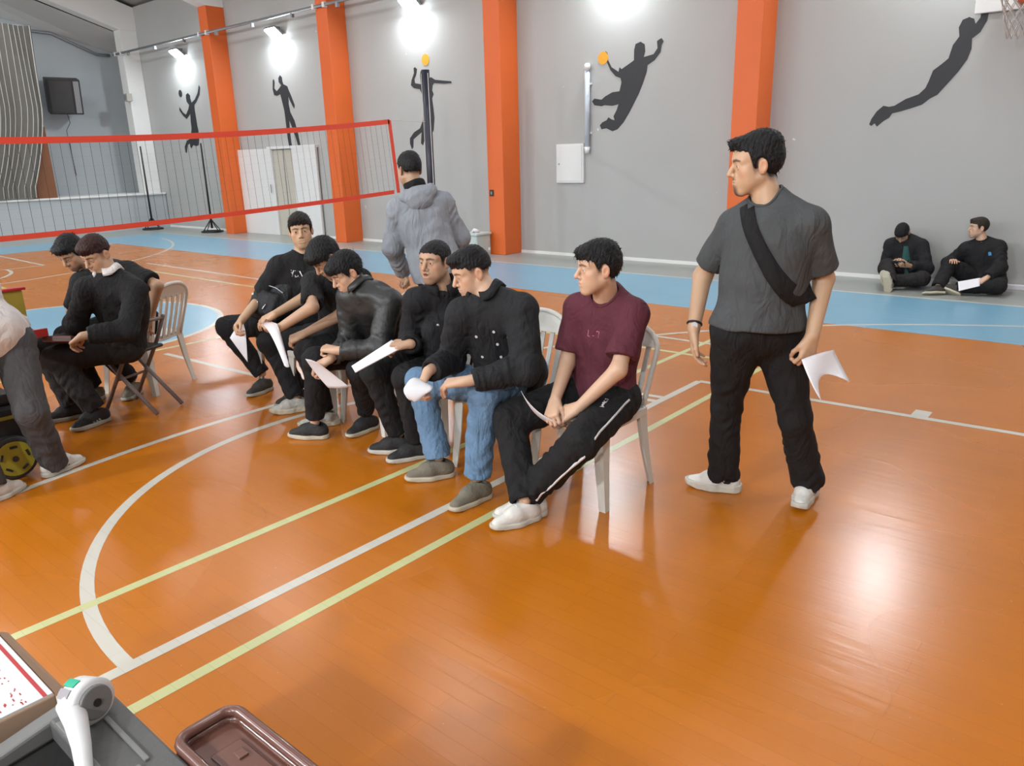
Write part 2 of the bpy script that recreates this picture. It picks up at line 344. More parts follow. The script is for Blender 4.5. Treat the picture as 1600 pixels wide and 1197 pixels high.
class Person:
    def __init__(s, S):
        s.S = S; J = {k: np.array(v, float) for k, v in S['J'].items()}; s.J = J
        s.U = unit(J['N'] - J['P']); s.b = S.get('bulk', 1.)
        lh = J['HL'] - J['HR']; lc = J['SL'] - J['SR']
        s.Lh = unit(lh - s.U * (lh @ s.U)); s.Fh = np.cross(s.Lh, s.U)
        s.Lc = unit(lc - s.U * (lc @ s.U)); s.Fc = np.cross(s.Lc, s.U)
        fw, up = unit(S['face']), np.array(S.get('hup', (0, 0, 1.)), float)
        x = unit(np.cross(fw, up)); z = np.cross(x, fw)
        s.Rh = np.array([x, fw, z]); s.hs = S.get('hs', 1.); s.HD = J['HD']
        s.det = S.get('det', 1.)
        s.rng = random.Random(S.get('seed', 1)); s.seed = S.get('seed', 1) * 1.37
    def hl(s, p): return ((p - s.HD.astype(f4)) @ s.Rh.T.astype(f4)) / s.hs
    def hw(s, q): return np.asarray(q) * s.hs @ s.Rh + s.HD
    def torso(s, p, g=0., k=.05):
        J, b = s.J, s.b; P, N = J['P'], J['N']; sl = s.S.get('slouch', .0)
        def R(L, F): return np.array([L, F, s.U])
        Lm = unit(s.Lh + s.Lc); Fm = np.cross(Lm, s.U); bl = s.S.get('belly', 0.)
        d = sd_ell(p, P + .02 * s.U, R(s.Lh, s.Fh), (.160 * b + g, .118 * b + g, .125 + g))
        d = smin(d, sd_ell(p, lerp(P, N, .38) - Fm * sl + Fm * bl * .5, R(Lm, Fm), (.142 * b + g, .104 * b + bl + g, .16 + g)), k)
        d = smin(d, sd_ell(p, lerp(P, N, .68) - Fm * sl * .8, R(s.Lc, s.Fc), (.158 * b + g, .112 * b + g, .175 + g)), k)
        for n in 'LR':
            Sx = J['S' + n]
            d = smin(d, sd_cone(p, lerp(N, Sx, .35) - .055 * s.U, Sx - .012 * s.U, .066 * b + g, .044 + g), .04)
            d = smin(d, sd_cone(p, N + .012 * s.U, lerp(N, Sx, .85) - .002 * s.U, .048 + g * .6, .034 + g), .035)
        return d
    def neck(s, p, g=0.):
        J = s.J; top = s.hw((0, -.020, -.060))
        return sd_cone(p, J['N'] - .03 * s.U + .012 * s.Fc, top, .062 * s.S.get('neckw', 1.) + g, .055 * s.S.get('neckw', 1.) + g)
    def arm(s, p, n, g0=0., g1=0., g2=0., w=None):
        J = s.J; b = s.S.get('armb', 1.)
        d = sd_cone(p, J['S'+n], J['E'+n], .044 * b + g0, .037 * b + g1, w)
        return smin(d, sd_cone(p, J['E'+n], J['W'+n], .040 * b + g1, .0265 * b + g2, w), .02)
    def hand_frame(s, n):
        h = s.S.get('hand' + n, {}); J = s.J
        y = unit(h['dir']) if 'dir' in h else unit(J['W'+n] - J['E'+n])
        pn = np.array(h.get('palm', (0, 0, -1.)), float); pn = unit(pn - y * (pn @ y))
        t = np.cross(y, pn) * (1 if n == 'R' else -1)
        return y, pn, t, h.get('pose', 'relax')
    def hand_cones(s, n):
        y, pn, t, pose = s.hand_frame(n); c, th = CURLS[pose]
        return fingers(s.J['W'+n] + y * .012, y, pn, t, c, th, s.S.get('hands', .97))
    def build(s):
        S, J = s.S, s.J
        root = empty('person', (float(J['P'][0]), float(J['P'][1]), 0), S['label'], 'person')
        s.root = root
        hd = .0032 * s.det; parts = []
        # ---- skin: head and neck
        N = J['N']
        def fh(p):
            d = head_sdf(s.hl(p), S.get('jaw', 1.), S.get('nose', 1.), S.get('mouth', 0.)) * s.hs
            return smin(d, s.neck(p), .022)
        c = s.hw((0, .005, -.02)); lo, hi = c - .16, c + .16
        lo = np.minimum(lo, N - .07); hi = np.maximum(hi, N + .07)
        v, q = nets(fh, lo, hi, hd)
        cut = sd_plane(v, N - .035 * s.U, -s.U) < 0
        v, q = tidy(v, q, cut); parts.append((v, q)); nh = len(v)
        cols = [head_colors(s.hl(v), S['tone'], S.get('hair', {}), S.get('beard', 0.))]
        # ---- skin: arms and hands
        bare = S.get('bare', .3)                     # how far up the arm skin is shown: >1 forearm and upper arm
        for n in 'LR':
            hc = s.hand_cones(n)
            def fa(p):
                d = s.arm(p, n)
                e = None
                for a, b, ra, rb, k in hc:
                    m = sd_cone(p, a, b, ra, rb); e = m if e is None else smin(e, m, k)
                return smin(d, e, .012)
            pts = [J['W'+n]] + [x for a, b, *_ in hc for x in (a, b)]
            if bare > 1: pts += [J['E'+n], lerp(J['S'+n], J['E'+n], .25)]
            else: pts += [lerp(J['W'+n], J['E'+n], .3)]
            lo, hi = bounds(pts, .055 if bare > 1 else .035)
            v, q = nets(fa, lo, hi, .0034 * s.det)
            v, q = tidy(v, q, np.ones(len(v), bool)); parts.append((v, q))
            cc = np.tile(np.asarray(S['tone'], f4), (len(v), 1)) * .97
            kn = np.full(len(v), 9., f4)
            for a, b, ra, rb, k in hc: kn = np.minimum(kn, np.minimum(nrm(v - np.asarray(b, f4)), nrm(v - np.asarray(a, f4))))
            m = (.4 * ss(-kn, -.016, -.006))[:, None]
            cols.append(cc * (1 - m) + cc * np.array([1.05, .8, .74], f4) * m)
        # ---- skin: the trunk and legs under the clothes
        def fc(p):
            d = s.torso(p, -.014)
            for n in 'LR':
                d = smin(d, s.arm(p, n, -.008, -.008, -.008), .02)
                d = smin(d, sd_cone(p, J['H'+n], J['K'+n], .070, .046), .02)
                d = smin(d, sd_cone(p, J['K'+n], J['A'+n], .044, .032), .02)
            return smin(d, s.neck(p, -.008), .02)
        lo, hi = bounds([J[k] for k in J if k not in ('HD',)], .16)
        v, q = nets(fc, lo, hi, .018); parts.append((v, q))
        cols.append(np.tile(np.asarray(S['tone'], f4), (len(v), 1)))
        v, q = join_np(parts)
        s.body = put('body', mesh_np('body', v, q, col=np.concatenate(cols)), M['skin'], root)
        # ---- eyes
        if S.get('eyes', True):
            for sx in (-1, 1):
                e = bmesh.new(); bmesh.ops.create_icosphere(e, subdivisions=3, radius=.0127)
                vv = np.array([x.co for x in e.verts]); ff = np.array([[y.index for y in f.verts] for f in e.faces]); e.free()
                lk = unit(S.get('look', (0, 1, 0))); an = (vv / .0127) @ lk
                cc = np.where(an[:, None] > .975, (.004, .003, .003), np.where(an[:, None] > .86, (.03, .014, .007), (.62, .58, .55)))
                w = s.hw(vv + np.array((sx * .031, .0715, .001)))
                put('eye', mesh_np('eye', w, ff, col=cc), M['eye'], root)
        # ---- hair
        Hh = S.get('hair')
        if Hh:
            fr = lambda p: hair_sdf(s.hl(p), Hh, s.seed) * s.hs
            c = s.hw((0, -.005, .03)); v, q = nets(fr, c - .155, c + .155, .0036 * s.det)
            ql = s.hl(v); nt = Hh.get('tufts', 500)
            if nt:
                hl = hairline(ql, Hh); cand = np.flatnonzero(hl > .0)
                g = np.stack([hair_sdf(ql[cand] + np.eye(3, dtype=f4)[a] * .004, Hh, s.seed) - hair_sdf(ql[cand] - np.eye(3, dtype=f4)[a] * .004, Hh, s.seed) for a in range(3)], 1)
                g /= np.maximum(nrm(g)[:, None], 1e-6)
                tv, tq = [], []
                for _ in range(nt):
                    i = s.rng.randrange(len(cand)); p = ql[cand[i]]; nn = g[i]
                    top = float(np.clip((p[2] - .03) / .06, 0, 1))
                    fl = np.array(Hh.get('flow', (0, .8, .1))) * top + np.array((0, -.25, -.8)) * (1 - top)
                    fl = fl - nn * (fl @ nn)
                    d0 = unit(nn * Hh.get('lift', .13) + fl + np.array([s.rng.gauss(0, .15) for _ in range(3)]))
                    L = Hh.get('len', .016) * s.rng.uniform(.6, 1.3); wd = .0021
                    sd = unit(np.cross(d0, nn) + 1e-6); p0 = p - nn * .003; p1 = p0 + d0 * L * .55; p2 = p0 + d0 * L + np.array((0, 0, -.15)) * L - nn * L * .1
                    b = len(tv); tv += [p0 - sd * wd, p0 + sd * wd, p1 + sd * wd * .7 + nn * .001, p1 - sd * wd * .7 + nn * .001, p2 + sd * .0003, p2 - sd * .0003]
                    tq += [(b, b+1, b+2, b+3), (b+3, b+2, b+4, b+5)]
                v2 = s.hw(np.array(tv)); v, q = join_np([(v, q), (v2.astype(f4), np.array(tq, np.int32))])
            put('hair', mesh_np('hair', v, q), Hh['mat'], root)
        s.clothes(); s.shoes()
        return root
    # ---------------------------------------------------------------- clothes
    def clothes(s):
        S, J, U = s.S, s.J, s.U; T = S['top']; root = s.root
        g = T.get('g', .014); kind = T['kind']; long = kind != 'tee'; P, N = J['P'], J['N']
        sl = T.get('sleeve', .62); hem = T.get('hem', .02); am = T.get('folds', .004); sd = s.seed
        def top(p):
            d = s.torso(p, g, .06)
            if T.get('drape'): d = smin(d, sd_ell(p, P - .05 * U + s.Fh * S.get('belly', 0) * .3, np.array([s.Lh, s.Fh, U]), (.156 * s.b + g + .008, .116 * s.b + g + .012 + S.get('belly', 0) * .5, .34)), .05)
            d = smax(d, sd_plane(p, P - hem * U, -U), .012)
            for n in 'LR':
                Sx, E, W = J['S'+n], J['E'+n], J['W'+n]
                if not long:
                    cut = lerp(Sx, E, sl); ax = unit(E - Sx)
                    a = sd_cone(p, Sx - .008 * U, E, .046 + g, .050 + g + .006)
                    ab_ = S.get('armb', 1.); inner = sd_cone(p, Sx - .008 * U, E, .044 * ab_ + .003, .037 * ab_ + .006)
                    a = smax(a, sd_plane(p, cut, ax), .006)
                    hol = np.maximum(inner, -sd_plane(p, cut - ax * .03, ax))
                    a = np.maximum(a, -hol); d = smin(d, a, .035)
                else:
                    w = (.0055, 34, sd + ord(n), 1.5)
                    a = sd_cone(p, Sx - .008 * U, E, .047 + g, .043 + g, w)
                    cut = lerp(E, W, T.get('cuff', .93)); ax = unit(W - E)
                    fo = smin(sd_cone(p, E, W, .047 + g, .030 + g * .9, w), sd_sph(p, E, .046 + g), .02)
                    fo = smax(fo, sd_plane(p, cut, ax), .005)
                    hol = np.maximum(sd_cone(p, E, W, .040, .0265 + .005), -sd_plane(p, cut - ax * .02, ax))
                    fo = np.maximum(fo, -hol); d = smin(smin(d, a, .035), fo, .02)
            d = d - am * wrink(p, sd, T.get('fk', .8)) * ss(-sd_plane(p, N - .02 * U, U), -.05, .1)
            nk = np.maximum(s.neck(p, T.get('neckgap', .008)), -sd_plane(p, N + (-.012 if kind == 'tee' else .010) * U, U))
            d = smax(d, -nk, .006)
            d = smax(d, sd_plane(p, N + (.055 if kind == 'tee' else .06) * U + .02 * s.Fc, U + s.Fc * T.get('vee', .35)), .01)
            return d
        lo, hi = bounds([P - .1 * U, N + .1 * U, J['SL'], J['SR'], J['EL'], J['ER']] + [P + .26 * s.Fh, P - .24 * s.Fh] + ([J['WL'], J['WR']] if long else []), .17)
        v, q = nets(top, lo, hi, T.get('h', .0075) * s.det, 1.7)
        nm = {'tee': 't_shirt', 'jacket': 'jacket', 'sweater': 'sweater', 'hoodie': 'hooded_jacket', 'shirt': 'shirt'}[kind]
        shirt = put(nm, mesh_np(nm, v, q), T['mat'], root); s.top = shirt; s.topf = top
        # the rim of the neck opening, found on the garment itself
        top_n = s.hw((0, -.020, -.060)); n0 = N - .03 * U + .012 * s.Fc; nd = unit(top_n - n0); nl = np.linalg.norm(top_n - n0)
        hx = unit(s.Lc - nd * (s.Lc @ nd)); hy = np.cross(nd, hx); nw = S.get('neckw', 1.); gap = T.get('neckgap', .008)
        nA = 40; zs = np.linspace(-.03, .13, 81); rim = []
        for i in range(nA):
            a = 2 * math.pi * i / nA; o = hx * math.cos(a) + hy * math.sin(a)
            pts = np.array([n0 + nd * z + o * ((.062 + (.055 - .062) * np.clip(z / nl, 0, 1)) * nw + gap + .005) for z in zs], f4)
            ins = np.flatnonzero(top(pts) < 0); rim.append(zs[ins[-1]] if len(ins) else .0)
        rim = np.array(rim); rim = sum(np.roll(rim, k) for k in range(-2, 3)) / 5
        O = [hx * math.cos(2 * math.pi * i / nA) + hy * math.sin(2 * math.pi * i / nA) for i in range(nA)]
        RP = [n0 + nd * rim[i] + O[i] * ((.062 + (.055 - .062) * np.clip(rim[i] / nl, 0, 1)) * nw + gap + .003) for i in range(nA)]
        col = T.get('collar', 'rib' if kind in ('tee',) else 'stand')
        if col == 'rib':
            m = MB(); m.tube(RP, .0062, 8, closed=True); m.build('neckband', T.get('mat2', T['mat']), shirt, True)
        else:
            fr = [float(o @ s.Fc) for o in O]; order = sorted(range(nA), key=lambda i: -fr[i])
            st = order[0]; seq = [(st + 2 + k) % nA for k in range(nA - 3)]; v = []; f = []
            for i in seq:
                ch = T.get('ch', .030); front = max(0, fr[i])
                if col == 'fold': prof = [(-.002, -.02), (0, ch * .6), (.003, ch), (.009, ch + .002), (.019, ch * .45), (.028 + .012 * front, -.014 - .018 * front), (.020, -.018)]
                else: prof = [(-.002, -.02), (0, ch), (.004, ch + .002), (.009, ch - .004), (.010, -.016)]
                for r_, z_ in prof: v.append(RP[i] + O[i] * r_ + nd * z_)
            k = len(prof); n_ = len(seq)
            for i in range(n_ - 1):
                for j in range(k): f.append((i*k + j, i*k + (j+1) % k, (i+1)*k + (j+1) % k, (i+1)*k + j))
            f += [tuple(range(k)), tuple((n_-1)*k + j for j in range(k))[::-1]]
            MB().add(v, f).build('collar', T.get('colmat', T.get('mat2', T['mat'])), shirt, True)
        # trousers
        B = S['bottom']; gb = B.get('g', .012); fl = B.get('flare', 0.)
        def leg(p):
            d = sd_ell(p, P + .01 * U, np.array([s.Lh, s.Fh, U]), (.152 * s.b + min(gb, .01), .112 * s.b + min(gb, .01), .12 + gb))
            d = smax(d, sd_plane(p, P + .09 * U, U), .01)
            for n in 'LR':
                H_, K, A = J['H'+n], J['K'+n], J['A'+n]; w = (B.get('wr', .004), 26, sd + ord(n), 1.4); w2 = (B.get('wr', .004) * 1.3, 34, sd * 2 + ord(n), 1.6)
                a = sd_cone(p, H_, K, .088 * s.b + gb, .058 + gb, w)
                a = smin(a, sd_cone(p, K, A, .056 + gb, .040 + gb + fl, w2), .03)
                cut = lerp(K, A, B.get('len', 1.0)); ax = unit(A - K)
                a = smax(a, sd_plane(p, cut, ax), .006)
                a = np.maximum(a, -np.maximum(sd_cone(p, K, A, .04, .034 + gb * .6 + fl), -sd_plane(p, cut - ax * .025, ax)))
                d = smin(d, a, .03)
            return d - B.get('folds', .003) * wrink(p, sd + 5, 1.0)
        lo, hi = bounds([P] + [J[k + n] for k in 'HKA' for n in 'LR'], .2)
        lo[2] = max(lo[2], .004)
        v, q = nets(leg, lo, hi, .008 * s.det, 1.7)
        s.legf = leg
        s.pants = put('trousers', mesh_np('trousers', v, q), B['mat'], root)
    def shoes(s):
        S, J = s.S, s.J; K = S['shoes']
        for n in 'LR':
            A = J['A'+n]; d = np.array(K.get('dir' + n, K.get('dir', s.Fh)), float); up = np.array(K.get('up' + n, (0, 0, 1.)), float)
            d = unit(d - up * (d @ up) / (up @ up)); x = np.cross(d, unit(up))
            R = Matrix((x, d, unit(up))).transposed().to_4x4()
            sc = K.get('sc', 1.)
            z = 0. if np.allclose(up, (0, 0, 1)) else None
            base = A - unit(up) * .085 * sc
            if z is not None: base[2] = K.get('z' + n, .001)
            sh = shoe(K['kind'], K['mats'], s.root, K.get('opts', {}))
            sh.matrix_parent_inverse = Matrix.Translation(-Vector(s.root.location))
            sh.matrix_basis = Matrix.Translation(Vector([float(t) for t in base])) @ R @ Matrix.Diagonal((sc * (-1 if n == 'R' else 1), sc, sc, 1))
SHOES = {}
def shoe(kind, mats, parent, opts):
    """a shoe pointing along +y, sole on z = 0, ankle above the origin; mats: upper, sole, trim"""
    if kind not in SHOES:
        ch = kind == 'runner'
        def foot2(p, g):
            q = p.copy(); q[:, 2] = 0
            a = sd_cone(q, (0, -.045, 0), (.004, .05, 0), .036 + g, .040 + g)
            return smin(a, sd_cone(q, (.004, .05, 0), (-.006, .148, 0), .042 + g, .034 + g), .02)
        sh = .036 if ch else .026
        def up(p):
            d = sd_cone(p, (0, -.045, .045), (.002, .05, .050), .036, .037)
            d = smin(d, sd_cone(p, (.002, .05, .048), (-.005, .145, .026), .038, .030), .03)
            d = smin(d, sd_cone(p, (0, -.028, .05), (0, -.022, .092), .040, .042), .03)
            d = smin(d, sd_cone(p, (0, .02, .075), (0, .075, .062), .028, .026), .02)
            d = smax(d, -sd_cone(p, (0, -.022, .080), (0, -.016, .16), .031, .036), .006)
            d = smax(d, sd_plane(p, (0, -.02, .098), (0, -.35, 1)), .008)
            return smax(d, -p[:, 2] + sh * .6, .003)
        def sole(p):
            top = p[:, 2] - sh - .10 * np.maximum(np.abs(p[:, 1] - .03) - .06, 0) * (1 if ch else .5)
            d = foot2(p, .004 + (.006 * ss(-p[:, 1], .0, .05) if ch else 0))
            if ch: d = d + .0018 * np.sin(p[:, 1] * 150) * ss(p[:, 2], .006, .02)
            toe = .004 + .35 * np.maximum(p[:, 1] - .12, 0) * (1. if ch else .5)
            return smax(smax(d, top, .008), toe - .004 - p[:, 2] + .0, .004)
        D = {}
        lo, hi = (-.075, -.11, -.006), (.075, .21, .14)
        for k, fn in (('shoe_upper', up), ('sole', sole)):
            v, q = nets(fn, lo, hi, .0042); D[k] = mesh_np(k, v, q)
        ml = MB()
        for i in range(4):
            y = .052 + i * .017; z = .099 - i * .0095
            ml.tube([(-.024, y + .004, z - .014), (-.012, y, z - .001), (.012, y, z - .001), (.024, y + .004, z - .014)], .0028, 5)
        D['laces'] = ml.me('laces', True)
        ms = MB()
        for i in range(3):
            for sx in (-1,):
                y0 = .005 + i * .022
                ms.add([(sx * .0415, y0, .030), (sx * .0415, y0 + .011, .030), (sx * .034, y0 + .032, .068), (sx * .034, y0 + .021, .068),
                        (sx * .0375, y0, .030), (sx * .0375, y0 + .011, .030), (sx * .030, y0 + .032, .068), (sx * .030, y0 + .021, .068)],
                       [(0,1,2,3), (7,6,5,4), (0,4,5,1), (1,5,6,2), (2,6,7,3), (3,7,4,0)])
        D['side_stripes'] = ms.me('side_stripes')
        mt = MB()
        for sx in (-1,):
            mt.add([(sx * .042, -.04, .040), (sx * .044, .01, .034), (sx * .0395, .05, .052), (sx * .0385, .0, .060), (sx * .036, -.04, .040), (sx * .037, .01, .034), (sx * .033, .05, .052), (sx * .031, .0, .060)],
                   [(0,1,2,3), (7,6,5,4), (0,4,5,1), (1,5,6,2), (2,6,7,3), (3,7,4,0)])
        D['side_flash'] = mt.me('side_flash')
        SHOES[kind] = D
    D = SHOES[kind]; r = None
    def child(nm, m, par):
        o = bpy.data.objects.new(nm, D[nm]); COL.objects.link(o)
        if not D[nm].materials: D[nm].materials.append(m)
        o.material_slots[0].link = 'OBJECT'; o.material_slots[0].material = m
        o.parent = par; return o
    r = bpy.data.objects.new('shoe', D['shoe_upper']); COL.objects.link(r); r.parent = parent
    if not D['shoe_upper'].materials: D['shoe_upper'].materials.append(mats[0])
    r.material_slots[0].link = 'OBJECT'; r.material_slots[0].material = mats[0]
    child('sole', mats[1], r)
    if opts.get('laces', True): child('laces', mats[2] if len(mats) > 2 else mats[1], r)
    if opts.get('stripes'): child('side_stripes', opts['stripes'], r)
    if opts.get('flash'): child('side_flash', opts['flash'], r)
    return r

# joints of the thirteen people, world metres (P pelvis, N neck base, H hip, K knee, A ankle, S shoulder, E elbow, W wrist, HD head; L/R their own left/right)
PJ = {
    '1': dict(P=(-4.698,1.244,0.826), N=(-5.083,1.084,1.100), HL=(-4.673,1.164,0.853), HR=(-4.716,1.326,0.777), KL=(-4.618,1.027,0.454), KR=(-4.501,1.283,0.416), AL=(-4.469,1.019,0.078), AR=(-4.614,1.375,0.047), SL=(-5.060,0.960,0.991), SR=(-5.073,1.251,1.111), EL=(-4.810,1.091,0.953), ER=(-4.794,1.263,1.055), WL=(-4.802,1.076,0.703), WR=(-4.725,1.269,0.815), HD=(-4.948,1.091,1.227)),
    '2': dict(P=(-5.405,2.172,0.509), N=(-5.217,2.116,0.966), HL=(-5.320,2.169,0.482), HR=(-5.491,2.162,0.532), KL=(-5.449,1.755,0.469), KR=(-5.652,1.760,0.501), AL=(-5.324,1.897,0.102), AR=(-5.594,1.859,0.105), SL=(-5.090,2.190,0.894), SR=(-5.310,1.976,0.918), EL=(-4.988,2.056,0.663), ER=(-5.451,1.920,0.677), WL=(-5.074,1.814,0.659), WR=(-5.672,1.973,0.574), HD=(-5.286,2.062,1.130)),
    '3': dict(P=(-5.887,2.493,0.527), N=(-5.798,2.278,0.974), HL=(-5.818,2.549,0.531), HR=(-5.957,2.435,0.521), KL=(-5.787,2.125,0.475), KR=(-5.926,2.006,0.505), AL=(-5.791,2.358,0.130), AR=(-5.906,2.127,0.110), SL=(-5.714,2.432,0.950), SR=(-5.861,2.148,0.893), EL=(-5.458,2.507,0.847), ER=(-6.024,2.115,0.661), WL=(-5.570,2.477,0.626), WR=(-6.193,2.221,0.511), HD=(-5.867,2.124,1.105)),
    '4': dict(P=(-4.786,3.182,0.525), N=(-4.675,3.206,1.014), HL=(-4.713,3.234,0.514), HR=(-4.861,3.134,0.537), KL=(-4.603,2.820,0.480), KR=(-5.181,2.844,0.512), AL=(-4.572,2.990,0.107), AR=(-5.044,3.001,0.142), SL=(-4.599,3.342,0.960), SR=(-4.748,3.060,0.976), EL=(-4.508,3.096,0.770), ER=(-4.886,2.972,0.743), WL=(-4.505,2.827,0.686), WR=(-4.727,2.720,0.654), HD=(-4.681,3.223,1.204)),
    '5': dict(P=(-4.208,3.139,0.510), N=(-4.054,3.022,0.970), HL=(-4.124,3.167,0.495), HR=(-4.293,3.117,0.524), KL=(-4.050,2.744,0.512), KR=(-4.625,2.853,0.460), AL=(-4.016,2.810,0.107), AR=(-4.430,2.868,0.098), SL=(-3.965,3.156,0.930), SR=(-4.163,2.912,0.925), EL=(-3.981,2.973,0.713), ER=(-3.960,2.753,0.804), WL=(-4.077,2.756,0.620), WR=(-4.126,2.614,0.679), HD=(-3.985,2.902,1.094)),
    '6': dict(P=(-3.699,3.117,0.491), N=(-3.573,2.879,0.906), HL=(-3.627,3.172,0.499), HR=(-3.770,3.065,0.484), KL=(-3.547,2.753,0.463), KR=(-3.827,2.640,0.511), AL=(-3.707,2.906,0.115), AR=(-3.869,2.622,0.102), SL=(-3.424,2.920,0.871), SR=(-3.732,2.862,0.877), EL=(-3.429,2.819,0.603), ER=(-3.759,2.869,0.594), WL=(-3.632,2.673,0.588), WR=(-3.678,2.641,0.534), HD=(-3.705,2.840,1.030)),
    '7': dict(P=(-3.277,3.105,0.505), N=(-3.055,3.021,0.945), HL=(-3.193,3.117,0.478), HR=(-3.362,3.098,0.531), KL=(-3.076,2.705,0.506), KR=(-3.310,2.674,0.506), AL=(-3.103,2.769,0.102), AR=(-3.268,2.779,0.109), SL=(-2.979,3.153,0.881), SR=(-3.148,2.889,0.910), EL=(-3.055,2.918,0.737), ER=(-3.251,2.902,0.645), WL=(-3.041,2.902,0.488), WR=(-3.063,2.743,0.691), HD=(-3.067,2.966,1.121)),
    '8': dict(P=(-2.520,2.964,0.524), N=(-2.475,2.776,0.984), HL=(-2.483,3.041,0.551), HR=(-2.559,2.884,0.510), KL=(-2.417,2.621,0.554), KR=(-2.933,2.672,0.518), AL=(-2.429,2.558,0.133), AR=(-2.798,2.651,0.114), SL=(-2.316,2.803,0.960), SR=(-2.610,2.689,0.926), EL=(-2.224,2.709,0.690), ER=(-2.727,2.715,0.667), WL=(-2.421,2.505,0.645), WR=(-2.653,2.477,0.664), HD=(-2.598,2.760,1.124)),
    '9': dict(P=(-2.008,3.046,0.519), N=(-1.971,3.034,1.019), HL=(-1.918,3.053,0.509), HR=(-2.097,3.039,0.515), KL=(-1.848,2.637,0.427), KR=(-2.304,2.671,0.430), AL=(-2.114,2.590,0.119), AR=(-2.094,2.525,0.109), SL=(-1.816,3.014,0.959), SR=(-2.126,3.004,0.954), EL=(-1.801,2.863,0.717), ER=(-2.151,2.946,0.676), WL=(-1.940,2.751,0.542), WR=(-2.070,2.741,0.558), HD=(-1.955,2.925,1.167)),
    '10': dict(P=(-1.321,3.252,0.889), N=(-1.305,3.280,1.453), HL=(-1.259,3.322,0.900), HR=(-1.377,3.179,0.902), KL=(-1.165,3.386,0.474), KR=(-1.472,3.315,0.492), AL=(-1.138,3.567,0.090), AR=(-1.511,3.414,0.082), SL=(-1.120,3.267,1.374), SR=(-1.479,3.292,1.355), EL=(-1.100,3.412,1.119), ER=(-1.625,3.312,1.100), WL=(-1.081,3.275,0.898), WR=(-1.588,3.171,0.884), HD=(-1.372,3.247,1.608)),
    '11': dict(P=(-3.996,3.862,0.917), N=(-4.091,3.829,1.424), HL=(-4.086,3.846,0.897), HR=(-3.905,3.878,0.919), KL=(-4.051,4.069,0.515), KR=(-3.895,4.066,0.517), AL=(-4.042,4.081,0.092), AR=(-3.877,4.074,0.093), SL=(-4.197,3.715,1.342), SR=(-3.970,3.954,1.371), EL=(-4.263,3.705,1.054), ER=(-3.946,4.076,1.105), WL=(-4.336,3.853,0.856), WR=(-4.038,4.115,0.868), HD=(-4.173,3.832,1.599)),
    '12': dict(P=(-2.360,10.470,0.120), N=(-2.410,10.440,0.560), HL=(-2.270,10.460,0.120), HR=(-2.450,10.460,0.120), KL=(-2.120,10.160,0.140), KR=(-2.520,10.120,0.270), AL=(-2.460,9.980,0.100), AR=(-2.400,9.860,0.100), SL=(-2.240,10.460,0.500), SR=(-2.570,10.400,0.500), EL=(-2.125,10.338,0.228), ER=(-2.601,10.368,0.191), WL=(-2.283,10.152,0.285), WR=(-2.483,10.168,0.284), HD=(-2.445,10.348,0.651)),
    '13': dict(P=(-1.500,10.470,0.120), N=(-1.589,10.475,0.560), HL=(-1.410,10.480,0.120), HR=(-1.590,10.440,0.120), KL=(-1.330,10.138,0.118), KR=(-1.863,10.259,0.310), AL=(-1.725,10.020,0.084), AR=(-1.900,9.926,0.085), SL=(-1.428,10.468,0.524), SR=(-1.747,10.448,0.492), EL=(-1.362,10.320,0.290), ER=(-1.929,10.525,0.287), WL=(-1.444,10.098,0.209), WR=(-1.857,10.294,0.349), HD=(-1.654,10.451,0.738)),
}
PF = {
    '1': ((-0.730,-0.231,-0.643), (0.000,0.000,1.000)),
    '2': ((0.312,-0.826,-0.469), (0.000,0.000,1.000)),
    '3': ((0.334,-0.714,-0.616), (0.000,0.000,1.000)),
    '4': ((0.792,-0.609,-0.035), (-0.040,-0.058,1.000)),
    '5': ((-0.075,-0.703,-0.707), (0.000,0.000,1.000)),
    '6': ((-0.231,-0.835,-0.500), (0.000,0.000,1.000)),
    '7': ((0.138,-0.990,-0.035), (0.000,0.000,1.000)),
    '8': ((-0.452,-0.824,-0.342), (0.000,0.000,1.000)),
    '9': ((-0.618,-0.783,-0.070), (0.000,0.000,1.000)),
    '10': ((-0.795,-0.597,-0.105), (0.000,0.000,1.000)),
    '11': ((-0.958,0.249,-0.139), (0.000,0.000,1.000)),
    '12': ((-0.017,-0.573,-0.819), (0.000,0.000,1.000)),
    '13': ((-0.857,-0.515,-0.035), (0.000,0.000,1.000)),
}

M = {}
M['skin'] = mat_attr('skin', .48, .06, .05, 260)
M['eye'] = mat_attr('eye', .15)
def cloth(name, rgb, rough=.85, bump=.25, bscale=26., var=.10, **k):
    m = mat(name, rgb, rough, spec=.3, bump=bump, bscale=bscale, var=var, vscale=9, **k); nt = m.node_tree
    fine = [n for n in nt.nodes if n.type == 'BUMP'][0]                      # broad creases under the fine weave
    tc = nt.nodes.new('ShaderNodeTexCoord'); mp = nt.nodes.new('ShaderNodeMapping'); mp.inputs['Scale'].default_value = (1.3, 1.3, .55); mp.inputs['Rotation'].default_value = (.4, .3, .2)
    n = nt.nodes.new('ShaderNodeTexNoise'); n.inputs['Scale'].default_value = 9.; n.inputs['Detail'].default_value = 2.; n.inputs['Distortion'].default_value = 1.6
    b = nt.nodes.new('ShaderNodeBump'); b.inputs['Strength'].default_value = .55; b.inputs['Distance'].default_value = .035
    nt.links.new(tc.outputs['Object'], mp.inputs[0]); nt.links.new(mp.outputs[0], n.inputs['Vector']); nt.links.new(n.outputs['Fac'], b.inputs['Height']); nt.links.new(b.outputs[0], fine.inputs['Normal'])
    return m
M['black_tee'] = cloth('black_cotton', (.012, .012, .013)); M['grey_tee'] = cloth('charcoal_cotton', (.062, .067, .070))
M['maroon'] = cloth('maroon_cotton', (.095, .022, .034)); M['black_trousers'] = cloth('black_trousers', (.010, .010, .011))
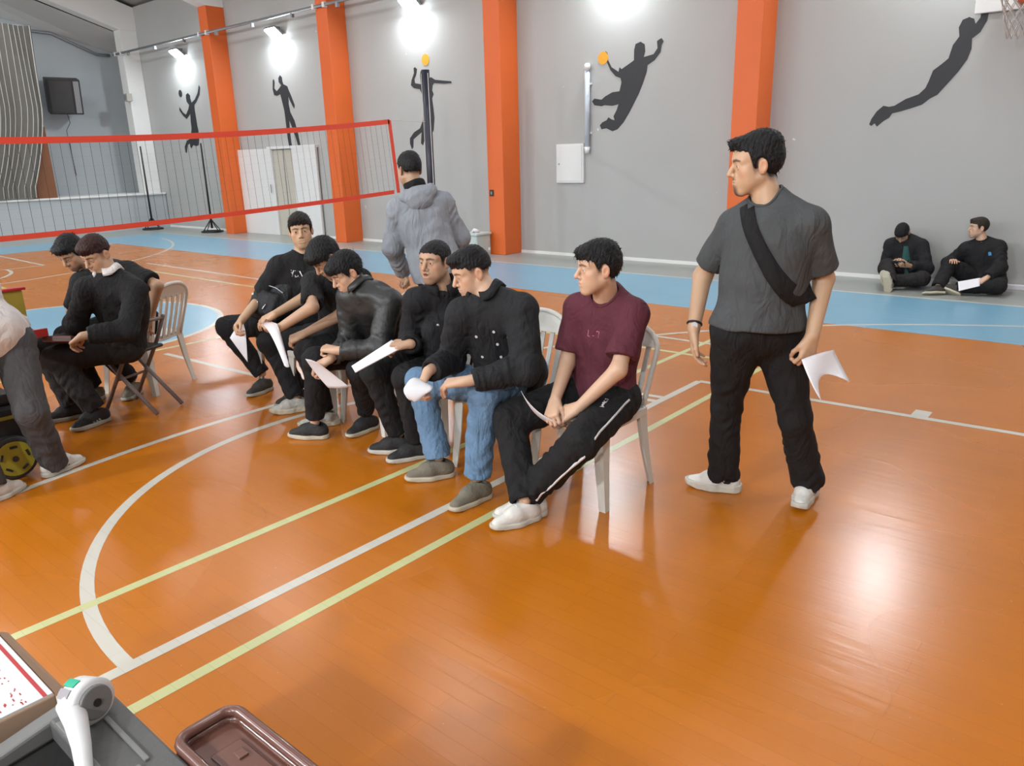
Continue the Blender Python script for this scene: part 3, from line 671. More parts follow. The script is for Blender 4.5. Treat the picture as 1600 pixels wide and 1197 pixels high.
M['jeans'] = cloth('blue_denim', (.12, .21, .33), var=.35, bump=.4, bscale=40); M['black_denim'] = cloth('black_denim', (.014, .015, .017), bump=.4, bscale=18)
M['leather'] = mat('black_leather', (.020, .021, .021), .48, bump=.35, bscale=22, var=.25, vscale=12); M['black_jacket'] = cloth('black_jacket_fabric', (.013, .013, .015))
M['hoodie'] = cloth('grey_hoodie', (.26, .28, .31), bump=.35, bscale=14); M['black_knit'] = cloth('black_knit', (.010, .010, .011), bump=.35, bscale=60)
M['white_shirt'] = cloth('white_shirt', (.62, .58, .56)); M['grey_trousers'] = cloth('dark_grey_trousers', (.060, .058, .060)); M['dark_trousers'] = cloth('charcoal_trousers', (.018, .016, .016))
M['teal'] = cloth('teal_cotton', (.030, .095, .090))
M['shoe_white'] = mat('white_shoe', (.62, .61, .57), .5, bump=.2, bscale=60, var=.08); M['shoe_black'] = mat('black_canvas', (.018, .018, .019), .75, bump=.3, bscale=80)
M['shoe_grey'] = mat('grey_suede', (.16, .145, .11), .85, bump=.3, bscale=70, var=.15); M['rubber_white'] = mat('white_rubber', (.50, .48, .42), .5, var=.1, vscale=30)
M['rubber_cream'] = mat('cream_rubber', (.46, .42, .32), .6, var=.12, vscale=30); M['shoe_dark'] = mat('dark_shoe', (.035, .033, .028), .7, bump=.2, bscale=60); M['shoe_mix'] = mat('pale_grey_mesh_shoe', (.42, .42, .38), .6, bump=.5, bscale=45, var=.35, vscale=30)
M['white'] = mat('white_trim', (.75, .75, .75), .5); M['navy'] = mat('navy_trim', (.02, .025, .05), .5); M['sole_grey'] = mat('grey_sole', (.32, .31, .26), .6, var=.15, vscale=30)
def hairmat(n, rgb): return mat(n, rgb, .55, spec=.25, bump=.6, bscale=120, var=.3, vscale=60, stretch=(1, .35, .35))
M['hair_black'] = hairmat('black_hair', (.010, .010, .011)); M['hair_brown'] = hairmat('reddish_brown_hair', (.030, .012, .009)); M['hair_dark'] = hairmat('dark_brown_hair', (.014, .011, .009)); M['hair_mid'] = hairmat('brown_hair', (.030, .021, .015))

T1, T2, T3 = (.54, .345, .215), (.47, .29, .185), (.58, .37, .25)
RUN = dict(kind='runner'); LOW = dict(kind='low')
quiff = (((0, .058, .100), (.046, .034, .022)),)
fringe = (((0, .066, .082), (.056, .036, .026)),)
SPEC = {
 '10': dict(label='standing man in charcoal t-shirt with black crossbody strap, holding a sheet of paper', tone=T1, bulk=1.2, belly=.02, hs=1.04, beard=.85, jaw=1.0, neckw=1.04, bare=2, armb=1.12, hands=1.0,
    hair=dict(mat=M['hair_black'], th=(.006, .014, .018), blobs=(((0, .070, .092), (.050, .036, .022)), ((0, -.035, .080), (.066, .078, .056))), goatee=1, front=.066, side=-.016, nape=-.058, flow=(0, .7, .45), len=.018, tufts=500),
    top=dict(kind='tee', mat=M['grey_tee'], g=.018, hem=-.02, sleeve=.80, folds=.0035, drape=1), bottom=dict(mat=M['black_trousers'], g=.016, flare=.022, len=1.02), shoes=dict(kind='runner', mats=(M['shoe_white'], M['rubber_white'], M['white']), dirL=(.10, -1, 0), dirR=(-.95, -.35, 0), sc=1.04, opts=dict(flash=M['navy'])),
    handR=dict(dir=(.06, .02, -1), palm=(1, .35, 0), pose='relax'), handL=dict(dir=(-.12, -.12, -1), palm=(-.85, .5, 0), pose='grip'), seed=3),
 '9': dict(label='young man in maroon t-shirt and black track trousers, nearest of the seated row', tone=T3, bulk=.98, bare=2, slouch=.02,
    hair=dict(mat=M['hair_black'], th=(.006, .012, .022), blobs=(((0, .064, .080), (.056, .040, .028)), ((0, -.02, .09), (.062, .07, .035))), front=.050, side=.002, nape=-.050, fade=.6, flow=(0, .9, -.1), len=.022, tufts=700),
    top=dict(kind='tee', mat=M['maroon'], g=.022, hem=.06, sleeve=.78, folds=.004), bottom=dict(mat=M['black_trousers'], g=.026, flare=.004, len=1.0, wr=.006), shoes=dict(kind='low', mats=(M['shoe_white'], M['rubber_white'], M['white']), dirR=(-.35, -1, 0), dirL=(-.75, -.8, 0), opts=dict()),
    handR=dict(dir=(.3, -.7, -.5), palm=(.3, .3, -1), pose='hold'), handL=dict(dir=(-.8, -.5, -.5), palm=(-.4, .5, -.8), pose='hold'), seed=5),
 '8': dict(label='man in black denim jacket and blue jeans leaning forward with a curled sheet of paper', tone=T3, bulk=1.10, bare=.3, slouch=.045, neckw=1.05,
    hair=dict(mat=M['hair_black'], th=(.003, .006, .016), blobs=(((0, .066, .090), (.054, .036, .026)), ((0, -.01, .092), (.062, .07, .030))), front=.054, side=.024, nape=-.004, fade=.7, flow=(0, .9, -.05), len=.014, tufts=600),
    top=dict(kind='jacket', mat=M['black_denim'], g=.030, hem=.05, folds=.006, collar='fold', cuff=.90, neckgap=.014), bottom=dict(mat=M['jeans'], g=.018, flare=.012, wr=.004), shoes=dict(kind='low', mats=(M['shoe_grey'], M['rubber_cream'], M['shoe_grey']), dirL=(-.1, -1, 0), dirR=(-.55, -.85, 0), sc=1.03),
    handL=dict(dir=(-.9, -.45, -.15), palm=(.1, .3, -1), pose='pinch'), handR=dict(dir=(-.2, -.5, -.8), palm=(.6, .3, -.6), pose='hold'), seed=7),
 '7': dict(label='short-haired man in black jacket with mouth open, holding folded papers on his lap', tone=T2, bulk=1.0, bare=.3, mouth=.006, beard=.35, slouch=.03,
    hair=dict(mat=M['hair_black'], th=(.003, .005, .006), front=.056, side=.0, nape=-.050, corner=2.2, open=1, fade=.8, flow=(0, .7, .2), len=.008, tufts=400),
    top=dict(kind='jacket', mat=M['black_jacket'], g=.024, hem=.05, folds=.005, collar='fold', cuff=.97), bottom=dict(mat=M['black_trousers'], g=.018, len=.97), shoes=dict(kind='low', mats=(M['shoe_black'], M['rubber_white'], M['shoe_black']), dirR=(-.65, -.75, 0), dirL=(-.45, -.9, 0)),
    handR=dict(dir=(-.85, -.5, .05), palm=(0, .2, -1), pose='hold'), handL=dict(pose='relax'), seed=9),
 '6': dict(label='young man in black leather jacket bending over a sheet of paper', tone=T3, bulk=1.0, bare=.3, slouch=.05,
    hair=dict(mat=M['hair_black'], th=(.008, .014, .020), blobs=(((0, .072, .072), (.056, .036, .030)), ((0, -.02, .08), (.068, .075, .04))), front=.044, side=-.008, nape=-.060, fade=.3, flow=(0, .9, -.4), len=.026, tufts=800),
    top=dict(kind='jacket', mat=M['leather'], g=.026, hem=.05, folds=.006, collar='fold', cuff=.92), bottom=dict(mat=M['black_trousers'], g=.016, len=.93), shoes=dict(kind='low', mats=(M['shoe_black'], M['rubber_cream'], M['shoe_black']), dirR=(-.85, -.6, 0), dirL=(.05, -1, 0), opts=dict(laces=False)),
    handL=dict(dir=(-.9, -.3, .1), palm=(0, .2, -1), pose='fist'), handR=dict(dir=(-.7, -.6, -.4), palm=(0, .4, -1), pose='hold'), seed=11),
 '5': dict(label='dark-haired man in black t-shirt half hidden behind the man in the leather jacket', tone=T2, bulk=1.0, bare=2, slouch=.05, eyes=True,
    hair=dict(mat=M['hair_black'], th=(.012, .016, .026), blobs=(((0, .070, .075), (.056, .036, .030)),), front=.042, side=-.02, nape=-.062, fade=.3, flow=(0, .9, -.3), len=.024, tufts=600),
    top=dict(kind='tee', mat=M['black_tee'], g=.020, hem=.05, sleeve=.85, folds=.004), bottom=dict(mat=M['black_trousers'], g=.018), shoes=dict(kind='runner', mats=(M['shoe_mix'], M['rubber_cream'], M['white']), dirR=(-.4, -.9, 0), dirL=(-.5, -.85, 0)),
    handR=dict(dir=(-.85, -.3, -.2), palm=(0, .5, .8), pose='hold'), handL=dict(dir=(-.75, -.55, -.4), palm=(-.2, .5, -.8), pose='hold'), seed=13),
 '4': dict(label='man in black t-shirt looking at the camera with a black backpack on his lap', tone=T1, bulk=1.0, bare=2, jaw=.94, beard=.12,
    hair=dict(mat=M['hair_dark'], th=(.010, .012, .024), blobs=(((.01, .066, .080), (.056, .036, .026)),), front=.050, side=-.012, nape=-.060, fade=.3, flow=(.5, .7, .1), len=.022, tufts=700),
    top=dict(kind='tee', mat=M['black_tee'], g=.022, hem=.05, sleeve=.85, folds=.004), bottom=dict(mat=M['black_trousers'], g=.022), shoes=dict(kind='low', mats=(M['shoe_dark'], M['sole_grey'], M['shoe_dark']), dirR=(.3, -.95, 0), dirL=(-.3, -1, 0)),
    handR=dict(dir=(.2, -.75, -.5), palm=(.6, .3, -.5), pose='hold'), handL=dict(dir=(-.75, -.5, -.45), palm=(-.2, .5, -.8), pose='relax'), seed=15),
 '3': dict(label='man in black t-shirt on a white plastic chair with one arm behind his back', tone=T2, bulk=1.02, bare=2, slouch=.05, beard=.7, det=1.2,
    hair=dict(mat=M['hair_black'], th=(.008, .012, .020), blobs=(((0, .066, .085), (.056, .038, .026)),), front=.054, side=-.02, nape=-.060, fade=.3, len=.022, tufts=500),
    top=dict(kind='tee', mat=M['black_tee'], g=.020, hem=.05, sleeve=.80), bottom=dict(mat=M['black_trousers'], g=.018), shoes=dict(kind='low', mats=(M['shoe_grey'], M['sole_grey'], M['shoe_grey'])),
    handL=dict(dir=(-.5, -.1, -.8), palm=(.3, .9, 0), pose='relax'), handR=dict(pose='relax'), seed=17),
 '2': dict(label='young man with reddish-brown hair in black sweater over white collar on a folding chair', tone=T2, bulk=1.05, bare=.3, slouch=.04, det=1.2,
    hair=dict(mat=M['hair_brown'], rgb=(.05, .02, .014), th=(.004, .006, .020), blobs=(((0, .060, .080), (.056, .040, .028)), ((0, .0, .085), (.066, .08, .036))), front=.046, side=.022, nape=.0, fade=.55, flow=(0, .9, -.1), len=.014, tufts=600),
    top=dict(kind='sweater', mat=M['black_knit'], g=.026, hem=.05, collar='fold', colmat=M['white_shirt'], ch=.03, cuff=.9, folds=.005), bottom=dict(mat=M['dark_trousers'], g=.022, flare=.01, wr=.004), shoes=dict(kind='low', mats=(M['shoe_black'], M['sole_grey'], M['shoe_black']), dirL=(.28, -.95, 0), dirR=(-.1, -1, 0), sc=1.10, opts=dict(stripes=M['sole_grey'])),
    handL=dict(dir=(-.8, -.3, -.4), palm=(0, .3, -1), pose='hold'), handR=dict(dir=(-.5, -.7, -.3), palm=(0, .3, -1), pose='hold'), seed=19),
 '11': dict(label='person in grey hooded jacket standing with back turned behind the seated row', tone=T2, bulk=1.06, bare=.3, det=1.2, eyes=False,
    hair=dict(mat=M['hair_black'], th=(.004, .008, .018), blobs=(((0, -.01, .085), (.062, .07, .036)),), front=.056, side=.010, nape=-.020, fade=.7, len=.014, tufts=500),
    top=dict(kind='hoodie', drape=1, mat=M['hoodie'], g=.027, hem=.10, collar='stand', colmat=M['black_tee'], ch=.045, folds=.007, cuff=1.2), bottom=dict(mat=M['black_trousers'], g=.02), shoes=dict(kind='low', mats=(M['shoe_black'], M['rubber_white'], M['shoe_black'])), handL=dict(dir=(0, .2, -1), pose='fist'), handR=dict(dir=(0, .2, -1), pose='fist'), seed=21),
 '12': dict(label='person in black jacket and teal t-shirt sitting by the wall, head bowed over a phone', tone=T2, bulk=1.08, bare=.3, det=1.45, slouch=.04,
    hair=dict(mat=M['hair_black'], th=(.008, .010, .020), blobs=(((0, -.01, .10), (.05, .05, .03)),), front=.046, side=-.01, nape=-.06, fade=.4, tufts=250),
    top=dict(kind='jacket', mat=M['black_jacket'], g=.035, hem=.06, folds=.005, collar='stand'), bottom=dict(mat=M['dark_trousers'], g=.03), shoes=dict(kind='runner', mats=(M['shoe_grey'], M['rubber_cream'], M['shoe_grey']), dirR=(-.1, -.45, .9), upR=(.1, .95, .35), dirL=(-.3, -.4, .85), upL=(-.2, .95, .35)),
    handR=dict(dir=(.5, -.5, .1), palm=(.5, .5, .6), pose='hold'), handL=dict(dir=(-.5, -.5, .1), palm=(-.5, .5, .6), pose='hold'), seed=23),
 '13': dict(label='person in black sweatshirt with small blue emblem sitting by the wall, looking aside', tone=T3, bulk=1.10, bare=.3, det=1.45, slouch=.03, beard=.3,
    hair=dict(mat=M['hair_mid'], th=(.006, .008, .014), blobs=(((0, .058, .086), (.050, .036, .022)),), front=.052, side=-.008, nape=-.045, fade=.5, tufts=250),
    top=dict(kind='sweater', mat=M['black_tee'], g=.034, hem=.06, collar='rib', folds=.005), bottom=dict(mat=M['black_trousers'], g=.03), shoes=dict(kind='low', mats=(M['shoe_dark'], M['rubber_cream'], M['shoe_dark']), dirR=(-.75, -.35, .5), upR=(-.3, .35, .9), dirL=(-.9, -.2, .2), upL=(.2, .6, .75)),
    handL=dict(dir=(-.6, -.5, -.5), palm=(0, .3, -.8), pose='hold'), seed=25),
 '1': dict(label='person in white shirt and dark grey trousers bending over at the left edge', tone=T2, bulk=1.05, bare=.3, det=1.3, eyes=False,
    hair=dict(mat=M['hair_dark'], tufts=100, th=(.008, .010, .02)),
    top=dict(kind='shirt', mat=M['white_shirt'], g=.035, hem=.20, folds=.008, collar='fold'), bottom=dict(mat=M['grey_trousers'], g=.022, flare=.008, wr=.005), shoes=dict(kind='low', mats=(M['shoe_white'], M['rubber_white'], M['white']), dir=(-.35, .93, 0), sc=1.0, opts=dict(stripes=M['navy'])), seed=27),
}
PEOPLE = {}
for n, S_ in SPEC.items():
    if ONLY and n not in ONLY: continue
    S_['J'] = PJ[n]; S_['face'], S_['hup'] = PF[n]
    PEOPLE[n] = Person(S_); PEOPLE[n].build()

# outlines of the painted players on the long wall: (x, z) in metres
MURAL = {
    'serve': [(-20.191,3.471),(-20.081,3.503),(-19.991,3.438),(-19.997,3.36),(-19.959,3.259),(-19.775,3.326),(-19.595,3.469),(-19.478,3.654),(-19.431,3.593),(-19.502,3.424),(-19.71,3.263),(-19.837,3.192),(-19.852,3.055),(-19.839,2.896),(-19.829,2.697),(-19.808,2.536),(-19.831,2.336),(-19.887,2.196),(-20.019,2.172),(-20.179,2.205),(-20.287,2.126),(-20.343,2.168),(-20.336,2.25),(-20.476,2.213),(-20.58,2.009),(-20.634,2.031),(-20.643,2.177),(-20.489,2.317),(-20.253,2.391),(-20.141,2.63),(-20.137,2.791),(-20.104,2.989),(-20.325,2.872),(-20.474,2.949),(-20.645,3.099),(-20.636,3.188),(-20.565,3.135),(-20.487,3.05),(-20.336,2.982),(-20.17,3.113),(-20.1,3.208),(-20.201,3.293),(-20.214,3.393)],
    'stand': [(-16.189,3.51),(-16.137,3.528),(-16.118,3.462),(-16.159,3.336),(-16.077,3.265),(-15.962,3.322),(-15.871,3.379),(-15.96,3.45),(-15.96,3.535),(-15.885,3.592),(-15.815,3.544),(-15.816,3.46),(-15.789,3.394),(-15.643,3.341),(-15.617,3.275),(-15.529,3.121),(-15.434,2.924),(-15.462,2.853),(-15.514,2.907),(-15.617,3.063),(-15.644,3.129),(-15.66,2.959),(-15.63,2.785),(-15.507,2.606),(-15.431,2.387),(-15.362,2.036),(-15.456,2.03),(-15.531,2.26),(-15.643,2.504),(-15.701,2.616),(-15.718,2.399),(-15.711,2.135),(-15.692,2.024),(-15.811,2.027),(-15.837,2.227),(-15.843,2.491),(-15.849,2.667),(-15.856,2.841),(-15.902,3.017),(-15.947,3.192),(-16.072,3.166),(-16.189,3.187),(-16.227,3.319)],
    'spike': [(-11.482,3.356),(-11.441,3.37),(-11.389,3.33),(-11.426,3.226),(-11.477,3.158),(-11.467,3.086),(-11.302,3.055),(-11.316,3.217),(-11.293,3.286),(-11.226,3.305),(-11.175,3.258),(-11.171,3.17),(-11.131,3.131),(-11.02,3.158),(-10.917,3.104),(-10.68,3.071),(-10.5,3.047),(-10.486,3.011),(-10.684,3.016),(-10.948,3.046),(-10.988,3.014),(-11.011,2.927),(-10.974,2.853),(-11.023,2.785),(-10.999,2.604),(-10.986,2.423),(-11.024,2.207),(-11.073,2.154),(-11.148,2.248),(-11.191,2.397),(-11.241,2.473),(-11.287,2.254),(-11.294,2.032),(-11.342,1.94),(-11.395,1.979),(-11.36,2.183),(-11.497,2.114),(-11.6,2.061),(-11.619,1.91),(-11.663,1.874),(-11.711,1.989),(-11.702,2.084),(-11.576,2.192),(-11.399,2.259),(-11.302,2.402),(-11.262,2.547),(-11.278,2.693),(-11.29,2.875),(-11.338,2.968),(-11.503,2.998),(-11.583,3.058),(-11.557,3.147),(-11.479,3.266)],
    'dive': [(-7.117,3.222),(-7.079,3.19),(-7.067,3.087),(-7.003,2.979),(-6.873,2.901),(-6.856,2.966),(-6.819,2.934),(-6.641,3.019),(-6.599,3.043),(-6.598,3.185),(-6.576,3.267),(-6.489,3.291),(-6.419,3.25),(-6.406,3.151),(-6.431,3.07),(-6.26,3.095),(-6.195,3.172),(-6.208,3.269),(-6.165,3.292),(-6.132,3.302),(-6.097,3.257),(-6.129,3.206),(-6.142,3.111),(-6.24,3.01),(-6.359,2.951),(-6.373,2.853),(-6.438,2.688),(-6.505,2.549),(-6.574,2.437),(-6.661,2.296),(-6.768,2.152),(-6.877,2.052),(-6.971,2.026),(-7.085,2.076),(-7.181,2.065),(-7.212,2.127),(-7.163,2.171),(-7.086,2.198),(-7.049,2.241),(-6.992,2.208),(-6.935,2.191),(-6.955,2.252),(-6.9,2.338),(-6.865,2.426),(-6.976,2.409),(-7.127,2.427),(-7.184,2.415),(-7.319,2.438),(-7.366,2.502),(-7.319,2.538),(-7.185,2.514),(-7.11,2.56),(-6.979,2.611),(-6.85,2.616),(-6.815,2.746),(-6.835,2.805),(-6.927,2.842),(-7.021,2.937),(-7.089,3.06),(-7.124,3.15)],
    'dunk': [(-2.042,3.315),(-2.009,3.389),(-1.963,3.371),(-1.935,3.243),(-1.92,3.127),(-1.928,3.024),(-1.979,2.914),(-2.036,2.867),(-2.056,2.853),(-2.047,2.745),(-2.077,2.629),(-2.153,2.504),(-2.243,2.389),(-2.346,2.26),(-2.425,2.22),(-2.503,2.157),(-2.61,2.125),(-2.732,2.093),(-2.832,2.073),(-2.865,2.022),(-2.926,1.986),(-2.998,1.923),(-3.029,1.964),(-3.066,1.934),(-3.094,1.954),(-3.074,2.019),(-3.018,2.109),(-2.946,2.17),(-2.879,2.154),(-2.816,2.163),(-2.697,2.233),(-2.554,2.279),(-2.488,2.345),(-2.461,2.418),(-2.427,2.539),(-2.34,2.605),(-2.276,2.66),(-2.247,2.802),(-2.19,2.891),(-2.209,2.988),(-2.178,3.066),(-2.113,3.089),(-2.061,3.064),(-2.04,3.008),(-1.999,3.068),(-1.994,3.159),(-2.01,3.23),(-2.024,3.255)],
}

# sheets of paper: 3 x 3 control points, world metres
SHEETS = {
    '10': [[(-1.09,3.188,0.802),(-1.045,3.248,0.821),(-1.008,3.336,0.825)],[(-1.024,3.143,0.716),(-1.017,3.231,0.752),(-0.981,3.352,0.771)],[(-0.975,3.133,0.654),(-1.013,3.24,0.731),(-0.918,3.31,0.701)]],
    '9': [[(-2.165,2.601,0.618),(-2.095,2.626,0.53),(-1.997,2.663,0.48)],[(-2.186,2.631,0.6),(-2.111,2.655,0.497),(-1.998,2.693,0.452)],[(-2.217,2.677,0.573),(-2.135,2.714,0.453),(-1.997,2.753,0.428)]],
    '8': [[(-2.64,2.314,0.634),(-2.656,2.389,0.652),(-2.601,2.411,0.623)],[(-2.583,2.25,0.628),(-2.557,2.303,0.635),(-2.511,2.367,0.631)],[(-2.573,2.269,0.585),(-2.54,2.283,0.581),(-2.524,2.319,0.603)]],
    '7': [[(-3.247,2.468,0.6),(-3.198,2.574,0.658),(-3.148,2.681,0.717)],[(-3.228,2.465,0.585),(-3.173,2.576,0.641),(-3.116,2.687,0.698)],[(-3.21,2.462,0.571),(-3.147,2.577,0.625),(-3.076,2.688,0.682)]],
    '6': [[(-3.689,2.481,0.571),(-3.65,2.509,0.559),(-3.612,2.532,0.533)],[(-3.675,2.527,0.481),(-3.632,2.563,0.48),(-3.586,2.596,0.464)],[(-3.632,2.579,0.381),(-3.582,2.62,0.376),(-3.537,2.661,0.382)]],
    '5': [[(-4.178,2.502,0.718),(-4.135,2.543,0.728),(-4.09,2.576,0.715)],[(-4.135,2.543,0.659),(-4.094,2.567,0.664),(-4.068,2.585,0.619)],[(-3.981,2.522,0.478),(-3.967,2.53,0.466),(-3.955,2.541,0.469)]],
    '4': [[(-4.788,2.747,0.647),(-4.751,2.732,0.6),(-4.715,2.718,0.553)],[(-4.791,2.693,0.584),(-4.742,2.696,0.52),(-4.693,2.699,0.456)],[(-4.802,2.644,0.52),(-4.732,2.659,0.44),(-4.68,2.684,0.356)]],
    '13': [[(-1.673,9.785,0.189),(-1.579,9.872,0.207),(-1.486,9.958,0.225)],[(-1.655,9.741,0.143),(-1.566,9.826,0.164),(-1.476,9.91,0.185)],[(-1.638,9.696,0.096),(-1.552,9.779,0.121),(-1.466,9.862,0.145)]],
}

# ------------------------------------------------------------------ the sports hall
W = 10.81                      # the long wall is the plane y = W
def floor_mat(name, rgb, rough=.22, wear=.16):
    m = mat(name, rgb, rough); nt = m.node_tree; b = nt.nodes['Principled BSDF']; L = nt.links.new
    tc = nt.nodes.new('ShaderNodeTexCoord'); N_ = nt.nodes.new
    br = N_('ShaderNodeTexBrick'); br.inputs['Scale'].default_value = 1.; br.inputs['Brick Width'].default_value = 1.1; br.inputs['Row Height'].default_value = .068
    br.inputs['Mortar Size'].default_value = .0016; br.inputs['Mortar Smooth'].default_value = .3; br.offset = .37
    br.inputs['Color1'].default_value = (*[c * .975 for c in rgb], 1); br.inputs['Color2'].default_value = (*[min(1, c * 1.025) for c in rgb], 1); br.inputs['Mortar'].default_value = (*[c * .86 for c in rgb], 1)
    L(tc.outputs['Object'], br.inputs['Vector'])
    n = N_('ShaderNodeTexNoise'); n.inputs['Scale'].default_value = .7; n.inputs['Detail'].default_value = 1; n.inputs['Roughness'].default_value = .4
    L(tc.outputs['Object'], n.inputs['Vector'])
    mx = N_('ShaderNodeMix'); mx.data_type = 'RGBA'; mx.blend_type = 'MULTIPLY'; mx.inputs[0].default_value = wear * 1.2
    cr = N_('ShaderNodeValToRGB'); cr.color_ramp.elements[0].position = .32; cr.color_ramp.elements[1].position = .68
    cr.color_ramp.elements[0].color = (.74, .72, .70, 1); cr.color_ramp.elements[1].color = (1.0, 1.0, 1.0, 1)
    L(n.outputs['Fac'], cr.inputs[0]); L(br.outputs['Color'], mx.inputs[6]); L(cr.outputs[0], mx.inputs[7])
    # pale scuffs, stretched along the boards
    mp = N_('ShaderNodeMapping'); mp.inputs['Scale'].default_value = (2.2, 26, 1); mp.inputs['Rotation'].default_value = (0, 0, .12); L(tc.outputs['Object'], mp.inputs[0])
    n2 = N_('ShaderNodeTexNoise'); n2.inputs['Scale'].default_value = 1.3; n2.inputs['Detail'].default_value = 8; n2.inputs['Roughness'].default_value = .75; L(mp.outputs[0], n2.inputs['Vector'])
    c2 = N_('ShaderNodeValToRGB'); c2.color_ramp.elements[0].position = .68; c2.color_ramp.elements[1].position = .86; L(n2.outputs['Fac'], c2.inputs[0])
    n3 = N_('ShaderNodeTexNoise'); n3.inputs['Scale'].default_value = 60; n3.inputs['Detail'].default_value = 2; L(tc.outputs['Object'], n3.inputs['Vector'])
    c3 = N_('ShaderNodeValToRGB'); c3.color_ramp.elements[0].position = .74; c3.color_ramp.elements[1].position = .765; L(n3.outputs['Fac'], c3.inputs[0])
    ad = N_('ShaderNodeMath'); ad.operation = 'MAXIMUM'; L(c2.outputs[0], ad.inputs[0]); L(c3.outputs[0], ad.inputs[1])
    sc_ = N_('ShaderNodeMath'); sc_.operation = 'MULTIPLY'; sc_.inputs[1].default_value = .40; L(ad.outputs[0], sc_.inputs[0])
    m2 = N_('ShaderNodeMix'); m2.data_type = 'RGBA'; L(sc_.outputs[0], m2.inputs[0]); L(mx.outputs[2], m2.inputs[6]); m2.inputs[7].default_value = (.66, .40, .16, 1)
    L(m2.outputs[2], b.inputs['Base Color'])
    rr = N_('ShaderNodeMapRange'); rr.inputs[3].default_value = rough * .92; rr.inputs[4].default_value = rough * 1.12; L(n.outputs['Fac'], rr.inputs[0]); L(rr.outputs[0], b.inputs['Roughness'])
    nb = N_('ShaderNodeTexNoise'); nb.inputs['Scale'].default_value = 3.2; nb.inputs['Detail'].default_value = 3
    mpb = N_('ShaderNodeMapping'); mpb.inputs['Scale'].default_value = (1., 4.5, 1); L(tc.outputs['Object'], mpb.inputs[0]); L(mpb.outputs[0], nb.inputs['Vector'])
    b1 = N_('ShaderNodeBump'); b1.inputs['Strength'].default_value = .30; b1.inputs['Distance'].default_value = .004; L(nb.outputs['Fac'], b1.inputs['Height'])
    mpc = N_('ShaderNodeMapping'); mpc.inputs['Scale'].default_value = (1.6, 30, 1); L(tc.outputs['Object'], mpc.inputs[0])
    nc = N_('ShaderNodeTexNoise'); nc.inputs['Scale'].default_value = 1.; nc.inputs['Detail'].default_value = 2; nc.inputs['Roughness'].default_value = .5; L(mpc.outputs[0], nc.inputs['Vector'])
    b3 = N_('ShaderNodeBump'); b3.inputs['Strength'].default_value = .3; b3.inputs['Distance'].default_value = .0012; L(nc.outputs['Fac'], b3.inputs['Height']); L(b1.outputs[0], b3.inputs['Normal'])
    b2 = N_('ShaderNodeBump'); b2.inputs['Strength'].default_value = .22; b2.inputs['Distance'].default_value = .0012; b2.invert = True; L(br.outputs['Fac'], b2.inputs['Height']); L(b3.outputs[0], b2.inputs['Normal']); L(b2.outputs[0], b.inputs['Normal'])
    b.inputs['Specular IOR Level'].default_value = .5
    return m
M['floor'] = floor_mat('orange_varnished_boards', (.46, .138, .004), .27); M['blue'] = floor_mat('blue_court_paint', (.17, .36, .49), .30)
M['grey_floor'] = floor_mat('grey_border_paint', (.30, .32, .30), .30); M['line'] = floor_mat('white_line_paint', (.54, .52, .45), .30); M['yline'] = floor_mat('yellow_line_paint', (.50, .51, .25), .30)
M['wall'] = mat('grey_wall_paint', (.40, .405, .395), .75, bump=.12, bscale=9, var=.05, vscale=.8); M['orange'] = mat('orange_pillar_paint', (.68, .125, .018), .5, bump=.08, bscale=14, var=.06, vscale=2)
def chips(m):
    nt = m.node_tree; b = nt.nodes['Principled BSDF']; L = nt.links.new; src = b.inputs['Base Color'].links[0].from_socket
    tc = nt.nodes.new('ShaderNodeTexCoord'); n = nt.nodes.new('ShaderNodeTexNoise'); n.inputs['Scale'].default_value = 7.; n.inputs['Detail'].default_value = 3; L(tc.outputs['Object'], n.inputs['Vector'])
    c = nt.nodes.new('ShaderNodeValToRGB'); c.color_ramp.elements[0].position = .755; c.color_ramp.elements[1].position = .775; L(n.outputs['Fac'], c.inputs[0])
    x = nt.nodes.new('ShaderNodeMix'); x.data_type = 'RGBA'; L(c.outputs[0], x.inputs[0]); L(src, x.inputs[6]); x.inputs[7].default_value = (.62, .64, .64, 1); L(x.outputs[2], b.inputs['Base Color'])
chips(M['wall'])
M['pale'] = mat('pale_wall_paint', (.74, .75, .73), .7, bump=.08, bscale=10, var=.04, vscale=1.5); M['bluegrey'] = mat('blue_grey_paint', (.41, .45, .47), .6, var=.05, vscale=1)
M['soffit'] = mat('soffit_paint', (.45, .45, .44), .85); M['ceil'] = mat('ceiling_paint', (.30, .30, .30), .85); M['mural'] = mat('black_mural_paint', (.020, .022, .026), .6, var=.15, vscale=4); M['ball'] = mat('orange_mural_paint', (.72, .33, .02), .6)
M['steel'] = mat('grey_steel', (.30, .31, .32), .45, .6); M['white_metal'] = mat('white_enamel', (.70, .71, .70), .4, var=.04, vscale=3); M['black_metal'] = mat('black_metal', (.012, .012, .013), .45)
M['lamp'] = emit('lamp_diffuser', (.86, .94, 1.0), 110.); M['dark_plastic'] = mat('dark_plastic', (.025, .024, .024), .5)
def structure(o): o['kind'] = 'structure'; return o
XL, XR, YB = -23.6, 6.5, -5.6
floor = structure(MB().box((XL, YB, -.12), (XR, W, 0)).build('floor', M['floor']))
def strip(name, pts, wd, m, z=.0006):
    """a painted line of width wd along a polyline on the floor"""
    pts = [np.array(p, float) for p in pts]; v = []
    for i, p in enumerate(pts):
        t = unit(pts[min(i + 1, len(pts)-1)] - pts[max(i - 1, 0)]); nn = np.array((-t[1], t[0])) * wd / 2
        v += [(*(p - nn), z), (*(p + nn), z)]
    f = [(2*i, 2*i + 2, 2*i + 3, 2*i + 1) for i in range(len(pts) - 1)]
    return put(name, MB().add(v, f).me(name), m, floor)
